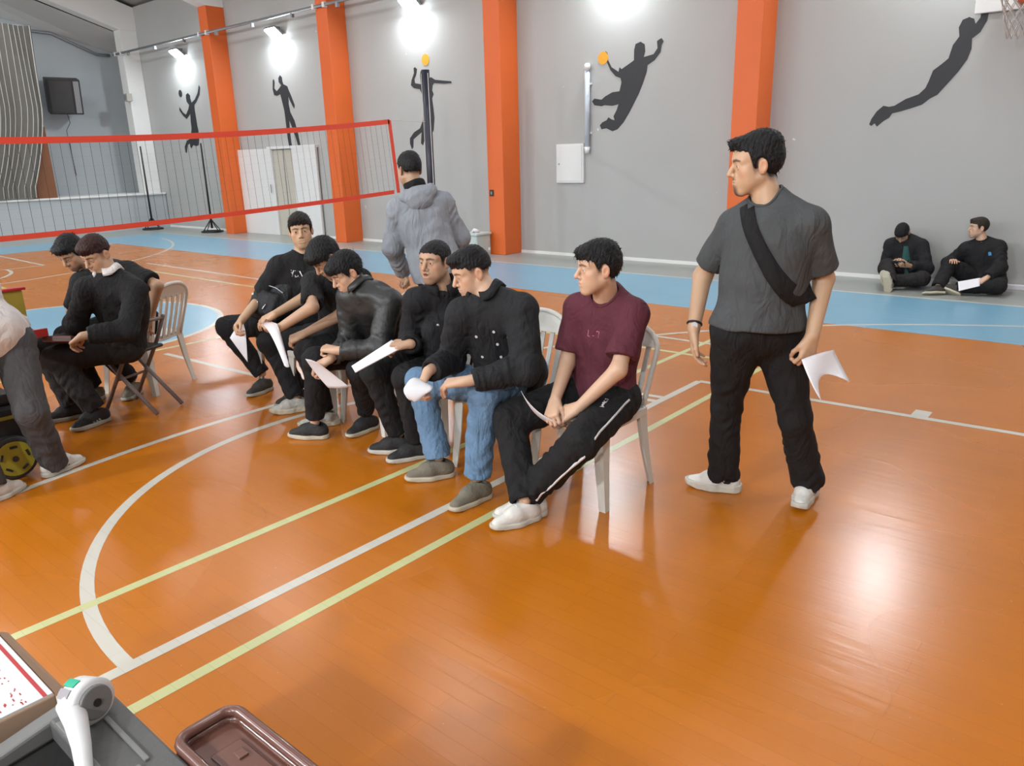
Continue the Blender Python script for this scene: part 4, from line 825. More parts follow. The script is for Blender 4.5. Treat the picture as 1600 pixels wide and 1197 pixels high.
def area(name, poly, m, z=.0003):
    return put(name, MB().add([(x, y, z) for x, y in poly], [tuple(range(len(poly)))]).me(name), m, floor)
def arc(c, r, a0, a1, n=64): return [(c[0] + r * math.cos(math.radians(a0 + (a1 - a0) * i / n)), c[1] + r * math.sin(math.radians(a0 + (a1 - a0) * i / n))) for i in range(n + 1)]
area('blue_border', [(-20.2, 7.68), (XR, 7.68), (XR, 9.60), (-20.2, 9.60)], M['blue'])
area('blue_border', [(-20.2, -3.9), (-18.45, -3.9), (-18.45, 7.68), (-20.2, 7.68)], M['blue'])
area('grey_border', [(XL, 9.60), (XR, 9.60), (XR, W), (XL, W)], M['grey_floor']); area('grey_border', [(XL, -3.9), (-20.2, -3.9), (-20.2, 9.60), (XL, 9.60)], M['grey_floor'])
area('centre_circle', arc((-8.98, 2.95), 1.66, 0, 359, 72)[:-1], M['blue'], .0004)
strip('court_line', arc((-8.98, 2.95), 1.68, 0, 360, 90), .06, M['line'])
strip('court_line', [(-20.2, 9.60), (XR, 9.60)], .06, M['line'])
strip('court_line', [(-2.50, .22), (-2.50, 5.12)], .055, M['line'], .0010)
strip('court_line', [(-2.50, 5.12), (3.3, 5.32)], .055, M['line'], .0009)
strip('court_line', [(-2.50, .22), (3.3, .02)], .055, M['line'], .0009)
strip('court_line', [(-1.0, 5.19), (-1.0, 5.33)], .10, M['line'], .0011)
strip('court_line', arc((-2.50, 2.67), 1.83, 90, 270), .055, M['line'])
strip('court_line', arc((1.70, 2.67), 6.38, 100, 262, 120), .05, M['line'])
strip('court_line', [(-15.5, .22), (-15.5, 5.12)], .055, M['line'], .0010); strip('court_line', [(-21.3, 5.32), (-15.5, 5.12)], .055, M['line'], .0009)
strip('court_line', arc((-15.5, 2.67), 1.83, -90, 90), .055, M['line']); strip('court_line', arc((-19.7, 2.67), 6.25, -80, 80, 120), .05, M['line'])
strip('yellow_court_line', [(-3.02, -2.5), (-3.02, 7.6)], .05, M['yline'], .0008); strip('yellow_court_line', [(-2.27, -2.5), (-2.27, 5.75)], .05, M['yline'], .0008)
strip('yellow_court_line', [(-7.1, -2.5), (-7.1, 5.75)], .05, M['yline'], .0008)
strip('court_line', [(-14.0, 6.30), (-2.30, 6.25)], .05, M['line'], .0007); strip('yellow_court_line', [(-14.0, 5.83), (-2.30, 5.80)], .05, M['yline'], .0007)
strip('court_line', [(-6.9, 3.14), (-5.4, 3.22)], .05, M['line'], .0007); strip('court_line', [(-2.75, 4.58), (-2.50, 4.61)], .05, M['line'], .0007)
# walls and roof
ZW = 5.85
structure(MB().box((XL, W, 0), (XR, W + .3, ZW)).build('wall_long', M['wall']))
structure(MB().prism([(YB, 0), (W, 0), (W, ZW), (2.6, 8.3), (YB, ZW)], 0, XL - .3, XL).build('wall_stage_end', M['bluegrey']))
structure(MB().prism([(YB, 0), (W, 0), (W, ZW), (2.6, 8.3), (YB, ZW)], 0, XR, XR + .3).build('wall_right', M['wall']))
structure(MB().box((XL, YB - .3, 0), (XR, YB, ZW)).build('wall_back', M['wall']))
structure(MB().prism([(YB - .3, ZW), (2.6, 8.3), (W + .3, ZW), (W + .3, ZW + .2), (2.6, 8.5), (YB - .3, ZW + .2)], 0, XL - .3, XR + .3).build('ceiling', M['ceil']))
structure(MB().box((XL, W - .012, 0), (XR, W, .05)).build('baseboard_long', M['pale']))
PX = [-22.58, -18.08, -13.58, -9.08, -4.58, -.08, 4.42]
for i, x in enumerate(PX):
    c = structure(MB().box((x - .18, W - .46, 0), (x + .18, W, 5.25)).build('pillar', M['pale'] if i == 0 else M['orange'], bevel=.006, seg=1))
    tag(c, kind='structure')
    b = MB().prism([(W, 4.93 if False else 5.25), (W - .46, 5.25), (2.6, 7.62), (2.6, 8.28), (W, ZW - .02)], 0, x - .18, x + .18).build('roof_beam', M['pale']); structure(b)
    b2 = MB().prism([(YB, 5.25), (2.6, 7.62), (2.6, 8.28), (YB, ZW - .02)], 0, x - .18, x + .18).build('roof_beam', M['pale']); structure(b2)
# stage front and sloping soffit behind the white pillar
structure(MB().box((XL, YB, 0), (-22.10, W - .02, .92)).build('stage_front_wall', M['bluegrey']))
structure(MB().box((XL, YB, .92), (-22.06, W - .02, .97)).build('trim_1', M['pale'], bevel=.006, seg=1))
structure(MB().add([(-22.78, W, 5.1), (-22.78, 2.6, 7.55), (-23.58, W, 4.75), (-23.58, 9.06, 5.2), (-23.58, 2.6, 6.5)], [(0, 1, 4, 3, 2)]).build('soffit', M['soffit']))
# painted players
labels = {'serve': 'black painted volleyball server on the wall beside the white pillar', 'stand': 'black painted standing player above the white door', 'spike': 'black painted player hitting a ball behind the net post',
          'dive': 'black painted handball player leaping with an orange ball beside the pipe', 'dunk': 'black painted player stretching towards the basket'}
for n, poly in MURAL.items():
    k = len(poly); v = [(x, W - .004, z) for x, z in poly] + [(x, W - .0005, z) for x, z in poly]
    o = MB().add(v, [tuple(range(k)), tuple(range(k, 2*k))[::-1]] + [(i, (i+1) % k, k + (i+1) % k, k + i) for i in range(k)]).build('wall_painting', M['mural'])
    tag(o, labels[n], 'mural', 'players painted on the long wall')
    bl = {'serve': (-20.475, 3.518, .09), 'spike': (-11.146, 3.474, .10), 'dive': (-7.161, 3.125, .095)}.get(n)
    if bl:
        m = MB(); pts = [(bl[0] + bl[2] * math.cos(t), bl[1] + bl[2] * math.sin(t)) for t in np.linspace(0, 2 * math.pi, 33)[:-1]]
        m.prism(pts, 1, W - .006, W - .0005).build('painted_ball', M['mural'] if n == 'serve' else M['ball'], o)
# lamps of the long wall
def wall_lamp(x, label, back=False, power=None):
    r = empty('wall_floodlight', (x, W, 4.5), label, 'lamp', 'floodlights along the long wall')
    MB().box((x - .03, W - .16, 4.52), (x + .03, W, 4.58)).build('bracket', M['steel'], r)
    R = Matrix.Translation((x, W - .16, 4.46)) @ Matrix.Rotation(math.radians(-38), 4, 'X')
    MB().box((-.20, -.12, 0), (.20, .12, .05), R).build('housing', M['steel'], r, bevel=.008)
    MB().box((-.18, -.105, -.035), (.18, .105, .0), R).build('diffuser', M['lamp'], r)
    l = bpy.data.lights.new('wall_floodlight_beam', 'AREA'); l.shape = 'RECTANGLE'; l.size = .34; l.size_y = .19; l.energy = LAMP_W; l.color = (.92, .97, 1.)
    lo = bpy.data.objects.new('lamp_beam', l); COL.objects.link(lo); lo.parent = r
    lo.matrix_parent_inverse = Matrix.Translation((-x, -W, -4.5)); lo.matrix_basis = R @ Matrix.Translation((0, 0, -.04))
    if power: l.energy = power
    if back:
        r['group'] = 'added fill floodlights behind the camera'   # unseen front fill, added: turned about to hang on the opposite wall
        r.rotation_euler = (0, 0, math.pi); r.location = (x, YB, 4.5)
    return r
lb = ['bright floodlight on the wall between white pillar and first orange pillar', 'bright floodlight on the wall above the white door', 'bright floodlight above the player hitting a ball', 'bright floodlight above the leaping handball player', 'floodlight above the player stretching to the basket', 'floodlight on the wall right of the basket']
for x, t in zip((-20.09, -15.74, -11.34, -6.86, -2.35, 2.17), lb): wall_lamp(x, t)
for x in (-20.3, -15.8, -11.3, -6.8, -2.3, 2.2): wall_lamp(x, 'added fill floodlight on the wall behind the camera', True, BACK_FILL_W)
# conduit with clamps
cz = 4.66; cy = W - .50
t = empty('conduit', (-10, cy, cz), 'grey cable conduit running along the pillars near the ceiling', 'conduit')
MB().tube([(-22.9, cy, cz), (XR, cy, cz)], .030, 8).build('pipe', M['steel'], t, True)
for x in PX:
    for sx in (-.17, .17): MB().box((x + sx - .035, cy - .04, cz - .05), (x + sx + .035, cy + .045, cz + .05)).build('clamp', M['white_metal'], t, bevel=.005, seg=1)
for i in range(13):
    x = -22 + i * 1.5
    if min(abs(x - q) for q in PX) > .4: MB().box((x - .03, cy - .03, cz - .10), (x + .03, cy + .03, cz - .02)).build('hanger', M['steel'], t)
t = empty('end_wall_conduit', (XL, 8, 5), 'grey cable conduit climbing across the stage end wall', 'conduit')
MB().tube([(XL + .04, 10.5, 4.72), (XL + .04, 10.15, 4.72), (XL + .04, 9.05, 5.16), (XL + .04, 7.2, 5.22), (XL + .04, 2.0, 5.24)], .04, 8).build('pipe', M['steel'], t, True)
# ------------------------------------------------------------------ soft fill: rows of unseen lamps added under the roof
def roof_fill_lamp(x, y, z):
    r = empty('roof_fill_lamp', (x, y, z), 'long white fill lamp added under the roof', 'lamp', 'added fill lamps under the roof')
    MB().box((x - .62, y - .32, z), (x + .62, y + .32, z + .06)).build('housing', M['white_metal'], r, bevel=.01)
    MB().box((x - .58, y - .28, z - .012), (x + .58, y + .28, z)).build('diffuser', M['roof_fill'], r)
    for sx in (-.45, .45): MB().tube([(x + sx, y, z + .05), (x + sx, y, z + .75)], .006, 6).build('hanger', M['steel'], r)
    l = bpy.data.lights.new('roof_fill_beam', 'AREA'); l.shape = 'RECTANGLE'; l.size = 1.15; l.size_y = .55; l.energy = ROOF_FILL_W; l.color = (.93, .97, 1.)
    lo = bpy.data.objects.new('lamp_beam', l); COL.objects.link(lo); lo.parent = r; lo.matrix_parent_inverse = Matrix.Translation((-x, -y, -z)); lo.location = (x, y, z - .02)
M['roof_fill'] = emit('roof_fill_diffuser', (.93, .97, 1.), 12.)
for x in (-20.3, -15.8, -11.3, -6.8, -2.3, 2.2):
    for y, z in ((6.6, 6.25), (2.6, 7.45), (-2.0, 6.05)): roof_fill_lamp(x, y, z)

# ------------------------------------------------------------------ chairs
M['chair'] = mat('white_plastic', (.60, .60, .55), .38, var=.07, vscale=5); M['tube'] = mat('brown_grey_tube', (.20, .16, .15), .5, .2); M['vinyl'] = mat('dark_vinyl', (.03, .026, .025), .5)
M['paper'] = mat('white_paper', (.74, .73, .76), .7); M['print'] = mat('grey_print', (.30, .28, .30), .8); M['red'] = mat('red_plastic', (.40, .018, .022), .4, var=.06); M['yellow'] = mat('yellow_plastic', (.34, .27, .035), .45, var=.08)
def make_chair():
    r = empty('plastic_chair', (0, 0, 0)); m = M['chair']
    n = 10; v = []; f = []
    def seat_pt(i, j, k):
        u = i / (n - 1) * 2 - 1; w = j / (n - 1); hw = .205 + .015 * (1 - w)
        x = u * hw; y = -.21 + .41 * w; z = .435 - .030 * (1 - u * u) * min(1, w * 1.6) - .020 * max(0, 1 - w * 8) - .014 * w
        return (x, y, z - .010 * k)
    for k in (0, 1):
        for i in range(n):
            for j in range(n): v.append(seat_pt(i, j, k))
    g = lambda i, j, k: k * n * n + i * n + j
    for i in range(n - 1):
        for j in range(n - 1): f += [(g(i,j,0), g(i+1,j,0), g(i+1,j+1,0), g(i,j+1,0)), (g(i,j,1), g(i,j+1,1), g(i+1,j+1,1), g(i+1,j,1))]
    for i in range(n - 1): f += [(g(i,0,0), g(i,0,1), g(i+1,0,1), g(i+1,0,0)), (g(i,n-1,0), g(i+1,n-1,0), g(i+1,n-1,1), g(i,n-1,1)), (g(0,i,0), g(0,i+1,0), g(0,i+1,1), g(0,i,1)), (g(n-1,i,0), g(n-1,i,1), g(n-1,i+1,1), g(n-1,i+1,0))]
    put('seat', MB().add(v, f).me('seat', True), m, r, (0, 0, 0))
    a = MB(); a.box((-.215, -.215, .385), (.215, -.203, .428)).box((-.219, -.21, .385), (-.207, .19, .428)).box((.207, -.21, .385), (.219, .19, .428)).box((-.205, .185, .385), (.205, .197, .420))
    put('seat_apron', a.me('seat_apron', False, .003, 1), m, r, (0, 0, 0))
    for sx in (-1, 1):
        for sy in (-1, 1):
            L = []
            for z, ins, wd in ((.425, 0, .062), (.20, .012, .050), (.0, .030, .036)):
                cx, cy = sx * (.212 + ins), (-.208 - ins * .6) if sy < 0 else (.190 + ins * 1.6)
                t = .007
                P2 = [(0, 0), (-wd, 0), (-wd, t), (-t, t), (-t, wd), (0, wd)]
                L.append([(cx + sx * p, cy - (sy * q) if sy > 0 else cy + q, z) for p, q in P2])
            vv = [p for l in L for p in l]; ff = [tuple(range(6)), tuple(range(12, 18))]
            for k in range(2): ff += [(k*6 + i, k*6 + (i+1) % 6, k*6 + 6 + (i+1) % 6, k*6 + 6 + i) for i in range(6)]
            put('leg', MB().add(vv, ff).me('leg'), m, r, (0, 0, 0))
    # back: hoop with slats
    def bk(x, z): return (x, .185 + (z - .40) * .30 + .02 * math.cos(x * 6), z)
    hoop = [bk(-.185 - .03 * t, .40 + .30 * t) for t in np.linspace(0, 1, 7)]
    hoop += [bk(-.215 * math.cos(a), .70 + .125 * math.sin(a)) for a in np.linspace(0, math.pi, 15)[1:-1]]
    hoop += [bk(.185 + .03 * t, .40 + .30 * t) for t in np.linspace(1, 0, 7)]
    put('back_hoop', MB().tube(hoop, .014, 8).me('back_hoop', True), m, r, (0, 0, 0))
    pl = [bk(x, z) for x, z in [(-.205, .715)] + [(-.205 * math.cos(a), .70 + .118 * math.sin(a)) for a in np.linspace(.15, math.pi - .15, 12)] + [(.205, .715)]]
    vv = [(x, y - .005, z) for x, y, z in pl] + [(x, y + .005, z) for x, y, z in pl]; k = len(pl)
    put('back_panel', MB().add(vv, [tuple(range(k)), tuple(range(k, 2*k))[::-1]] + [(i, (i+1) % k, k + (i+1) % k, k + i) for i in range(k)]).me('back_panel'), m, r, (0, 0, 0))
    for i in range(6):
        x = -.145 + .058 * i; q = []
        for z in np.linspace(.405, .725, 6):
            c = bk(x * (1 + .35 * (z - .4)), z); q.append(c)
        vv = []; ff = []
        for c in q: vv += [(c[0] - .014, c[1] - .004, c[2]), (c[0] + .014, c[1] - .004, c[2]), (c[0] + .014, c[1] + .004, c[2]), (c[0] - .014, c[1] + .004, c[2])]
        for j in range(5): ff += [(j*4 + a_, j*4 + (a_+1) % 4, j*4 + 4 + (a_+1) % 4, j*4 + 4 + a_) for a_ in range(4)]
        ff += [(0, 1, 2, 3), (20, 23, 22, 21)]
        put('slat', MB().add(vv, ff).me('slat'), m, r, (0, 0, 0))
    return r
chair = make_chair()
CH = [('9', (-2.08, 3.05), 0., 'white slatted plastic chair under the man in the maroon t-shirt'), ('8', (-2.62, 3.04), .04, 'white plastic chair under the man in blue jeans'),
      ('7', (-3.20, 3.08), .0, 'white plastic chair under the short-haired man holding folded papers'), ('6', (-3.74, 3.12), -.06, 'white plastic chair under the man in the leather jacket'),
      ('5', (-4.28, 3.10), .03, 'white plastic chair between leather jacket man and the backpack holder'), ('4', (-4.82, 3.18), -.1, 'white plastic chair under the man with the backpack'),
      ('3', (-5.93, 2.55), math.atan2(-.9, .44), 'white slatted plastic chair standing apart, behind the folding chair')]
for i, (k, p, rz, lab) in enumerate(CH):
    c = chair if i == 0 else copy_tree(chair)
    c.location = (p[0], p[1], 0); c.rotation_euler = (0, 0, rz); tag(c, lab, 'chair', 'white plastic chairs')
# folding chair: faces +x in its own frame
r = empty('folding_chair', (-5.44, 2.24, 0), 'brown-grey tubular folding chair under the man in the black sweater', 'chair', rz=math.atan2(-.38, -.92))
for sy in (-.14, .14):
    MB().tube([(-.20, sy, .66), (-.10, sy, .46), (.17, sy, .012)], .014, 8).build('back_tube', M['tube'], r, True, loc=(0, 0, 0))
    MB().tube([(.17, sy * .88, .445), (.0, sy * .88, .26), (-.26, sy * .88, .012)], .014, 8).build('leg', M['tube'], r, True, loc=(0, 0, 0))
MB().box((-.18, -.12, .435), (.19, .12, .46)).build('seat', M['vinyl'], r, bevel=.01, loc=(0, 0, 0))
MB().tube([(-.19, -.14, .64), (-.205, 0, .65), (-.19, .14, .64)], .013, 8).build('back_rail', M['tube'], r, True, loc=(0, 0, 0))
MB().tube([(.04, -.14, .235), (.04, .14, .235)], .009, 6).build('crossbar', M['tube'], r, loc=(0, 0, 0))

# ------------------------------------------------------------------ papers
SL = {'10': 'white sheet with curled edge held by the standing man', '9': 'white sheet seen edge-on in the maroon t-shirt man\'s hands', '8': 'curled white sheet in the hands of the man in jeans',
      '7': 'folded printed papers held by the short-haired man', '6': 'white sheet held low by the man in the leather jacket', '5': 'creased white sheet held between the backpack and the leather jacket', '4': 'white sheet hanging from the backpack holder\'s hand', '13': 'white sheet beside the person with blue emblem'}
for n, c in SHEETS.items():
    c = np.array(c, float); k = 13; v = []
    B = lambda t: np.array(((1-t)*(1-2*t), 4*t*(1-t), t*(2*t-1)))
    for i in range(k):
        for j in range(k): v.append(np.einsum('i,j,ijk->k', B(i/(k-1)), B(j/(k-1)), c))
    nn = unit(np.cross(c[0, 2] - c[0, 0], c[2, 0] - c[0, 0])); th = .006 if n == '7' else .0007
    v = v + [p + nn * th for p in v]; o = k * k; f = []
    for i in range(k - 1):
        for j in range(k - 1): a = i*k + j; f += [(a, a+1, a+k+1, a+k), (o+a, o+a+k, o+a+k+1, o+a+1)]
    for i in range(k - 1): f += [(i, o+i, o+i+1, i+1), ((k-1)*k+i, (k-1)*k+i+1, o+(k-1)*k+i+1, o+(k-1)*k+i), (i*k, (i+1)*k, o+(i+1)*k, o+i*k), (i*k+k-1, o+i*k+k-1, o+(i+1)*k+k-1, (i+1)*k+k-1)]
    tag(MB().add(v, f).build('paper_sheet' if n != '7' else 'folded_papers', M['paper'], smooth=True), SL[n], 'paper', 'papers held by the players')

# ------------------------------------------------------------------ things worn
def on_cloth(s, fn, base, out, d0=-.05, d1=.23):
    """first point outside the cloth when leaving base along out (fn is the garment's implicit surface)"""
    ts = np.linspace(d1, d0, 120); p = np.array([base + out * t for t in ts], f4); ins = np.flatnonzero(fn(p) < 0)
    return base + out * (ts[ins[0]] if len(ins) else d0)
def strap_on(s, fn, pts, wd, out, m, name, parent, th=.004, outs=None):
    v = []; f = []
    for i, p in enumerate(pts):
        t = unit(pts[min(i+1, len(pts)-1)] - pts[max(i-1, 0)]); o = outs[i] if outs is not None else out; sd = unit(np.cross(t, o))
        for w_ in (-.5, 0, .5):
            q = on_cloth(s, fn, p + sd * (wd[i] if isinstance(wd, list) else wd) * w_, o); v += [q - o * .004, q + o * th]
    n = len(pts)
    for i in range(n - 1):
        a, b = i * 6, (i + 1) * 6
        f += [(a+1, a+3, b+3, b+1), (a+3, a+5, b+5, b+3), (a, b, b+2, a+2), (a+2, b+2, b+4, a+4), (a, a+1, b+1, b), (a+4, b+4, b+5, a+5)]
    return MB().add(v, f).build(name, m, parent, True)
def stroke(s, fn, segs, org, ex, ey, out, wd, m, name, parent, lab=None):
    mb = MB()
    for (a, b, c, d) in segs:
        p0, p1 = org + ex * a + ey * b, org + ex * c + ey * d; t = unit(p1 - p0); sd = unit(np.cross(t, out))
        q = [on_cloth(s, fn, p, out) for p in (p0 - sd * wd/2, p0 + sd * wd/2, p1 + sd * wd/2, p1 - sd * wd/2)]
        v = [x - out * .003 for x in q] + [x + out * .0016 for x in q]
        mb.add(v, [(0,1,2,3), (7,6,5,4), (0,4,5,1), (1,5,6,2), (2,6,7,3), (3,7,4,0)])
    o = mb.build(name, m, parent)
    if lab: o['label'] = lab
    return o
M['strap'] = cloth('black_webbing', (.010, .010, .011)); M['print_white'] = mat('white_print', (.62, .62, .62), .7); M['print_pink'] = mat('pink_print', (.36, .10, .13), .7); M['print_blue'] = mat('blue_print', (.06, .30, .62), .6)
M['chrome'] = mat('chrome', (.62, .62, .64), .2, 1.)
if '10' in PEOPLE:
    s = PEOPLE['10']; J = s.J; F = s.Fc; Lx = s.Lc; U = s.U
    a = lerp(J['N'], J['SR'], .42) + .028 * U; b = J['P'] + .15 * U + Lx * .195
    pts = [lerp(a, b, t) for t in np.linspace(0, 1, 19)]
    outs = [F] * 19
    strap_on(s, s.topf, pts, .062, None, M['strap'], 'crossbody_strap', s.root, .011, outs)
    b2 = b - F * .12; a2 = a - F * .03
    strap_on(s, s.topf, [lerp(a2, b2, t) for t in np.linspace(0, 1, 13)], .062, -F, M['strap'], 'crossbody_strap', s.root)
    y, pn, t, _ = s.hand_frame('R'); c = J['WR'] - unit(J['WR'] - J['ER']) * .02; ax = unit(J['WR'] - J['ER']); h1 = unit(np.cross(ax, (0, 1, 0))); h2 = np.cross(ax, h1)
    wt = MB().tube([c + .0310 * (h1 * math.cos(q) + h2 * math.sin(q)) for q in np.linspace(0, 2*math.pi, 25)[:-1]], .0065, 6, closed=True).build('wristwatch', M['black_metal'], s.root, True)
    cw = c + .031 * unit(-np.array((J['WR'][0], J['WR'][1], 0))); MB().tube([cw - .004 * unit(cw - c), cw + .006 * unit(cw - c)], .015, 14).build('watch_case', M['print_white'], wt)
if '4' in PEOPLE:
    s = PEOPLE['4']; o = s.J['N'] - .085 * s.U - s.Lc * .045
    k = .0105
    segs = [(-4*k, 2*k, -3*k, 0), (-2*k, 2*k, -3*k, 0), (-3*k, 0, -3*k, -2*k), (-1.2*k, 2*k, -1.2*k, -1.5*k), (-1.2*k, -2*k, .8*k, -2*k), (.8*k, 2*k, .8*k, -1.5*k), (1.6*k, 2*k, 3.8*k, -2*k), (3.8*k, 2*k, 1.6*k, -2*k)]
    stroke(s, s.topf, segs, o, s.Lc, s.U, s.Fc, .0075, M['print_white'], 'chest_lettering', s.top, 'small white letters')
if '9' in PEOPLE:
    s = PEOPLE['9']; o = s.J['N'] - .165 * s.U; k = .0075
    stroke(s, s.topf, [(-4*k, 2*k, -4*k, -2*k), (-4*k, -2*k, -2.4*k, -2*k), (-.6*k, -1.2*k, .4*k, -1.2*k), (1.6*k, 2*k, 1.6*k, -2*k), (1.6*k, 2*k, 3.6*k, 2*k), (3.6*k, 2*k, 3.6*k, -2*k)], o, s.Lc, s.U, s.Fc, .0045, M['print_pink'], 'chest_lettering', s.top, 'small pink letters')
    J = s.J; lat = unit(s.Lc * .9 + np.array((0, -.3, .1)))
    pts = [lerp(J['HL'], J['KL'], t) for t in np.linspace(.1, .95, 8)] + [lerp(J['KL'], J['AL'], t) for t in np.linspace(.08, .96, 9)]
    outs = [unit(np.array((.85, -.3, .35)))] * 8 + [unit(np.array((.75, -.55, -.2)))] * 9
    strap_on(s, s.legf, pts, .009, None, M['print_white'], 'side_piping', s.pants, .006, outs)
    o = lerp(J['HL'], J['KL'], .42); ex = unit(J['KL'] - J['HL']) * -1; ou = unit(np.array((.35, -.45, .8))); ey = unit(np.cross(ou, ex)); ex = np.cross(ey, ou)
    stroke(s, s.legf, [(-.035, .008, -.03, -.01), (-.03, -.01, -.018, .01), (-.012, .008, -.012, -.008), (-.004, .010, .004, -.008), (.008, .008, .014, -.008), (.020, .008, .03, -.006), (-.03, 0, .03, 0)], o, ex, ey, ou, .006, M['print_white'], 'trouser_logo', s.pants, 'white logo on the thigh')
if '8' in PEOPLE:
    s = PEOPLE['8']; o = s.J['N'] - .10 * s.U
    for a, b in ((.085, -.03), (.085, -.16), (-.085, -.03), (-.085, -.16), (.015, .0), (.015, -.08), (.015, -.16), (.02, -.24)):
        p = on_cloth(s, s.topf, o + s.Lc * a + s.U * b, s.Fc)
        MB().tube([p - s.Fc * .003, p + s.Fc * .004], .0075, 10).build('button', M['print_white'], s.top)
if '7' in PEOPLE:
    s = PEOPLE['7']; o = s.J['N'] - .07 * s.U
    strap_on(s, s.topf, [o + s.U * (-.03 * i) for i in range(11)], .007, s.Fc, M['chrome'], 'zip', s.top, .002)
    for a in (-.06, .05):
        p = on_cloth(s, s.topf, o + s.Lc * a - s.U * .03, s.Fc); MB().tube([p - s.Fc * .003, p + s.Fc * .004], .007, 10).build('button', M['print_white'], s.top)
if '13' in PEOPLE:
    s = PEOPLE['13']; o = s.J['N'] - .13 * s.U + s.Lc * .07
    stroke(s, s.topf, [(-.010, .02, -.010, -.02), (0, .026, 0, -.026), (.010, .02, .010, -.02)], o, s.Lc, s.U, s.Fc, .010, M['print_blue'], 'chest_emblem', s.top, 'small blue emblem')
if '12' in PEOPLE:
    s = PEOPLE['12']; J = s.J; o = J['N'] - .06 * s.U
    strap_on(s, s.topf, [o + s.U * (-.03 * i) for i in range(13)], [.05 + .008 * i for i in range(13)], s.Fc, M['teal'], 't_shirt_front', s.root, .004)
    c = (J['WL'] + J['WR']) / 2 + np.array((0, -.08, .03)); R = Matrix.Translation(Vector(c)) @ Matrix.Rotation(.6, 4, 'X')
    ph = MB().box((-.075, -.004, -.037), (.075, .004, .037), R).build('mobile_phone', M['dark_plastic'], bevel=.003); tag(ph, 'dark mobile phone in the hands of the person in teal', 'phone')
    MB().box((-.068, .0041, -.032), (.068, .0046, .032), R).build('screen', mat('phone_screen', (.02, .03, .04), .1), ph)
if '11' in PEOPLE:
    s = PEOPLE['11']; N = s.J['N']
    def hood(p):
        d = sd_ell(p, N - s.Fc * .085 + s.U * .000, np.array([s.Lc, s.Fc, s.U]), (.135, .060, .060))
        d = smin(d, sd_ell(p, N - s.Fc * .115 - s.U * .045, np.array([s.Lc, s.Fc, s.U]), (.095, .045, .075)), .03)
        for sg in (-1, 1): d = smin(d, sd_cone(p, N + s.Lc * sg * .095 - s.Fc * .05 + s.U * .02, N + s.Lc * sg * .085 + s.Fc * .075 - s.U * .02, .036, .026), .03)
        d = smax(d, -s.neck(p, .018), .01)
        return d - .004 * wrink(p, 4., 1.4)
    lo, hi = bounds([N], .24); v, q = nets(hood, lo, hi, .008)
    put('hood', mesh_np('hood', v, q), M['hoodie'], s.top)
if '1' in PEOPLE:
    s = PEOPLE['1']
# white T-shirt collar of the man in the sweater is his collar part
# backpack on a lap
M['pack'] = cloth('black_backpack_nylon', (.016, .017, .019), rough=.6, bump=.4, bscale=20)
bc = np.array((-4.80, 3.02, .725)); Rb = np.array(Matrix.Rotation(.35, 3, 'Z') @ Matrix.Rotation(-.5, 3, 'X') @ Matrix.Rotation(.25, 3, 'Y')).T
r = empty('backpack', (float(bc[0]), float(bc[1]), .55), 'black backpack on the lap of the man looking at the camera', 'backpack')
def packf(p):
    d = sd_box(p, bc, Rb, (.145, .075, .17), .05); d = smin(d, sd_box(p, bc + Rb.T @ np.array((0, -.075, -.05)), Rb, (.115, .035, .09), .03), .02)
    return d - .005 * wrink(p, 2.2, 1.3)
v, q = nets(packf, bc - .3, bc + .3, .007); put('bag', mesh_np('bag', v, q), M['pack'], r)
L2 = lambda *a: bc + Rb.T @ np.array(a)
MB().tube([L2(-.12, -.088, .06), L2(-.06, -.10, .075), (L2(.06, -.10, .075)), L2(.12, -.088, .06)], .004, 6).build('zip', M['steel'], r)
MB().tube([L2(-.04, 0, .16), L2(-.03, 0, .20), L2(.03, 0, .20), L2(.04, 0, .16)], .009, 8).build('grab_handle', M['pack'], r, True)
MB().tube([L2(-.09, .07, .13), L2(-.10, .13, .05), L2(-.10, .12, -.08), L2(-.09, .07, -.15)], .014, 8).build('shoulder_strap', M['pack'], r, True)
MB().tube([L2(.09, .07, .13), L2(.10, .13, .05), L2(.10, .12, -.08), L2(.09, .07, -.15)], .014, 8).build('shoulder_strap', M['pack'], r, True)
MB().tube([L2(-.10, -.108, -.02), L2(-.10, -.114, -.02)], .009, 10).build('badge', M['print_white'], r)
for k in range(2): MB().tube([L2(-.03 + .07 * k, -.112, -.06), L2(-.035 + .07 * k, -.118, -.10)], .004, 6).build('zip_pull', M['chrome'], r)

# ------------------------------------------------------------------ volleyball net and posts
M['net_tape'] = mat('orange_red_net_tape', (.62, .050, .018), .6, var=.08, vscale=4); M['cord'] = mat('black_cord', (.012, .012, .012), .8); M['post'] = mat('dark_blue_post', (.018, .020, .035), .4)
r = empty('volleyball_net', (-9, 2.6, 0), 'volleyball net with orange-red tape stretched across the court', 'net')
def ztop(y): return 1.975 + .265 * max(0, (y - 2.3) / 5.6) ** 2 if y > 2.3 else 1.975 + .04 * ((2.3 - y) / 5.6) ** 2
def zbot(y): return .985 + .215 * max(0, (y - 2.3) / 5.7) ** 1.6 if y > 2.3 else .985 + .05 * ((2.3 - y) / 5.6) ** 2
Y0, Y1 = -3.2, 7.92
def tape(name, zf, h0, h1):
    ys = np.linspace(Y0, Y1, 60); v = []; f = []
    for y in ys:
        z = zf(y); v += [(-9.004, y, z + h0), (-8.996, y, z + h0), (-8.996, y, z + h1), (-9.004, y, z + h1)]
    for i in range(59): f += [(i*4 + a, i*4 + (a+1) % 4, i*4 + 4 + (a+1) % 4, i*4 + 4 + a) for a in range(4)]
    f += [(0, 1, 2, 3), (236, 239, 238, 237)]
    return MB().add(v, f).build(name, M['net_tape'], r)
tape('top_tape', ztop, -.055, .012); tape('bottom_tape', zbot, -.012, .045)
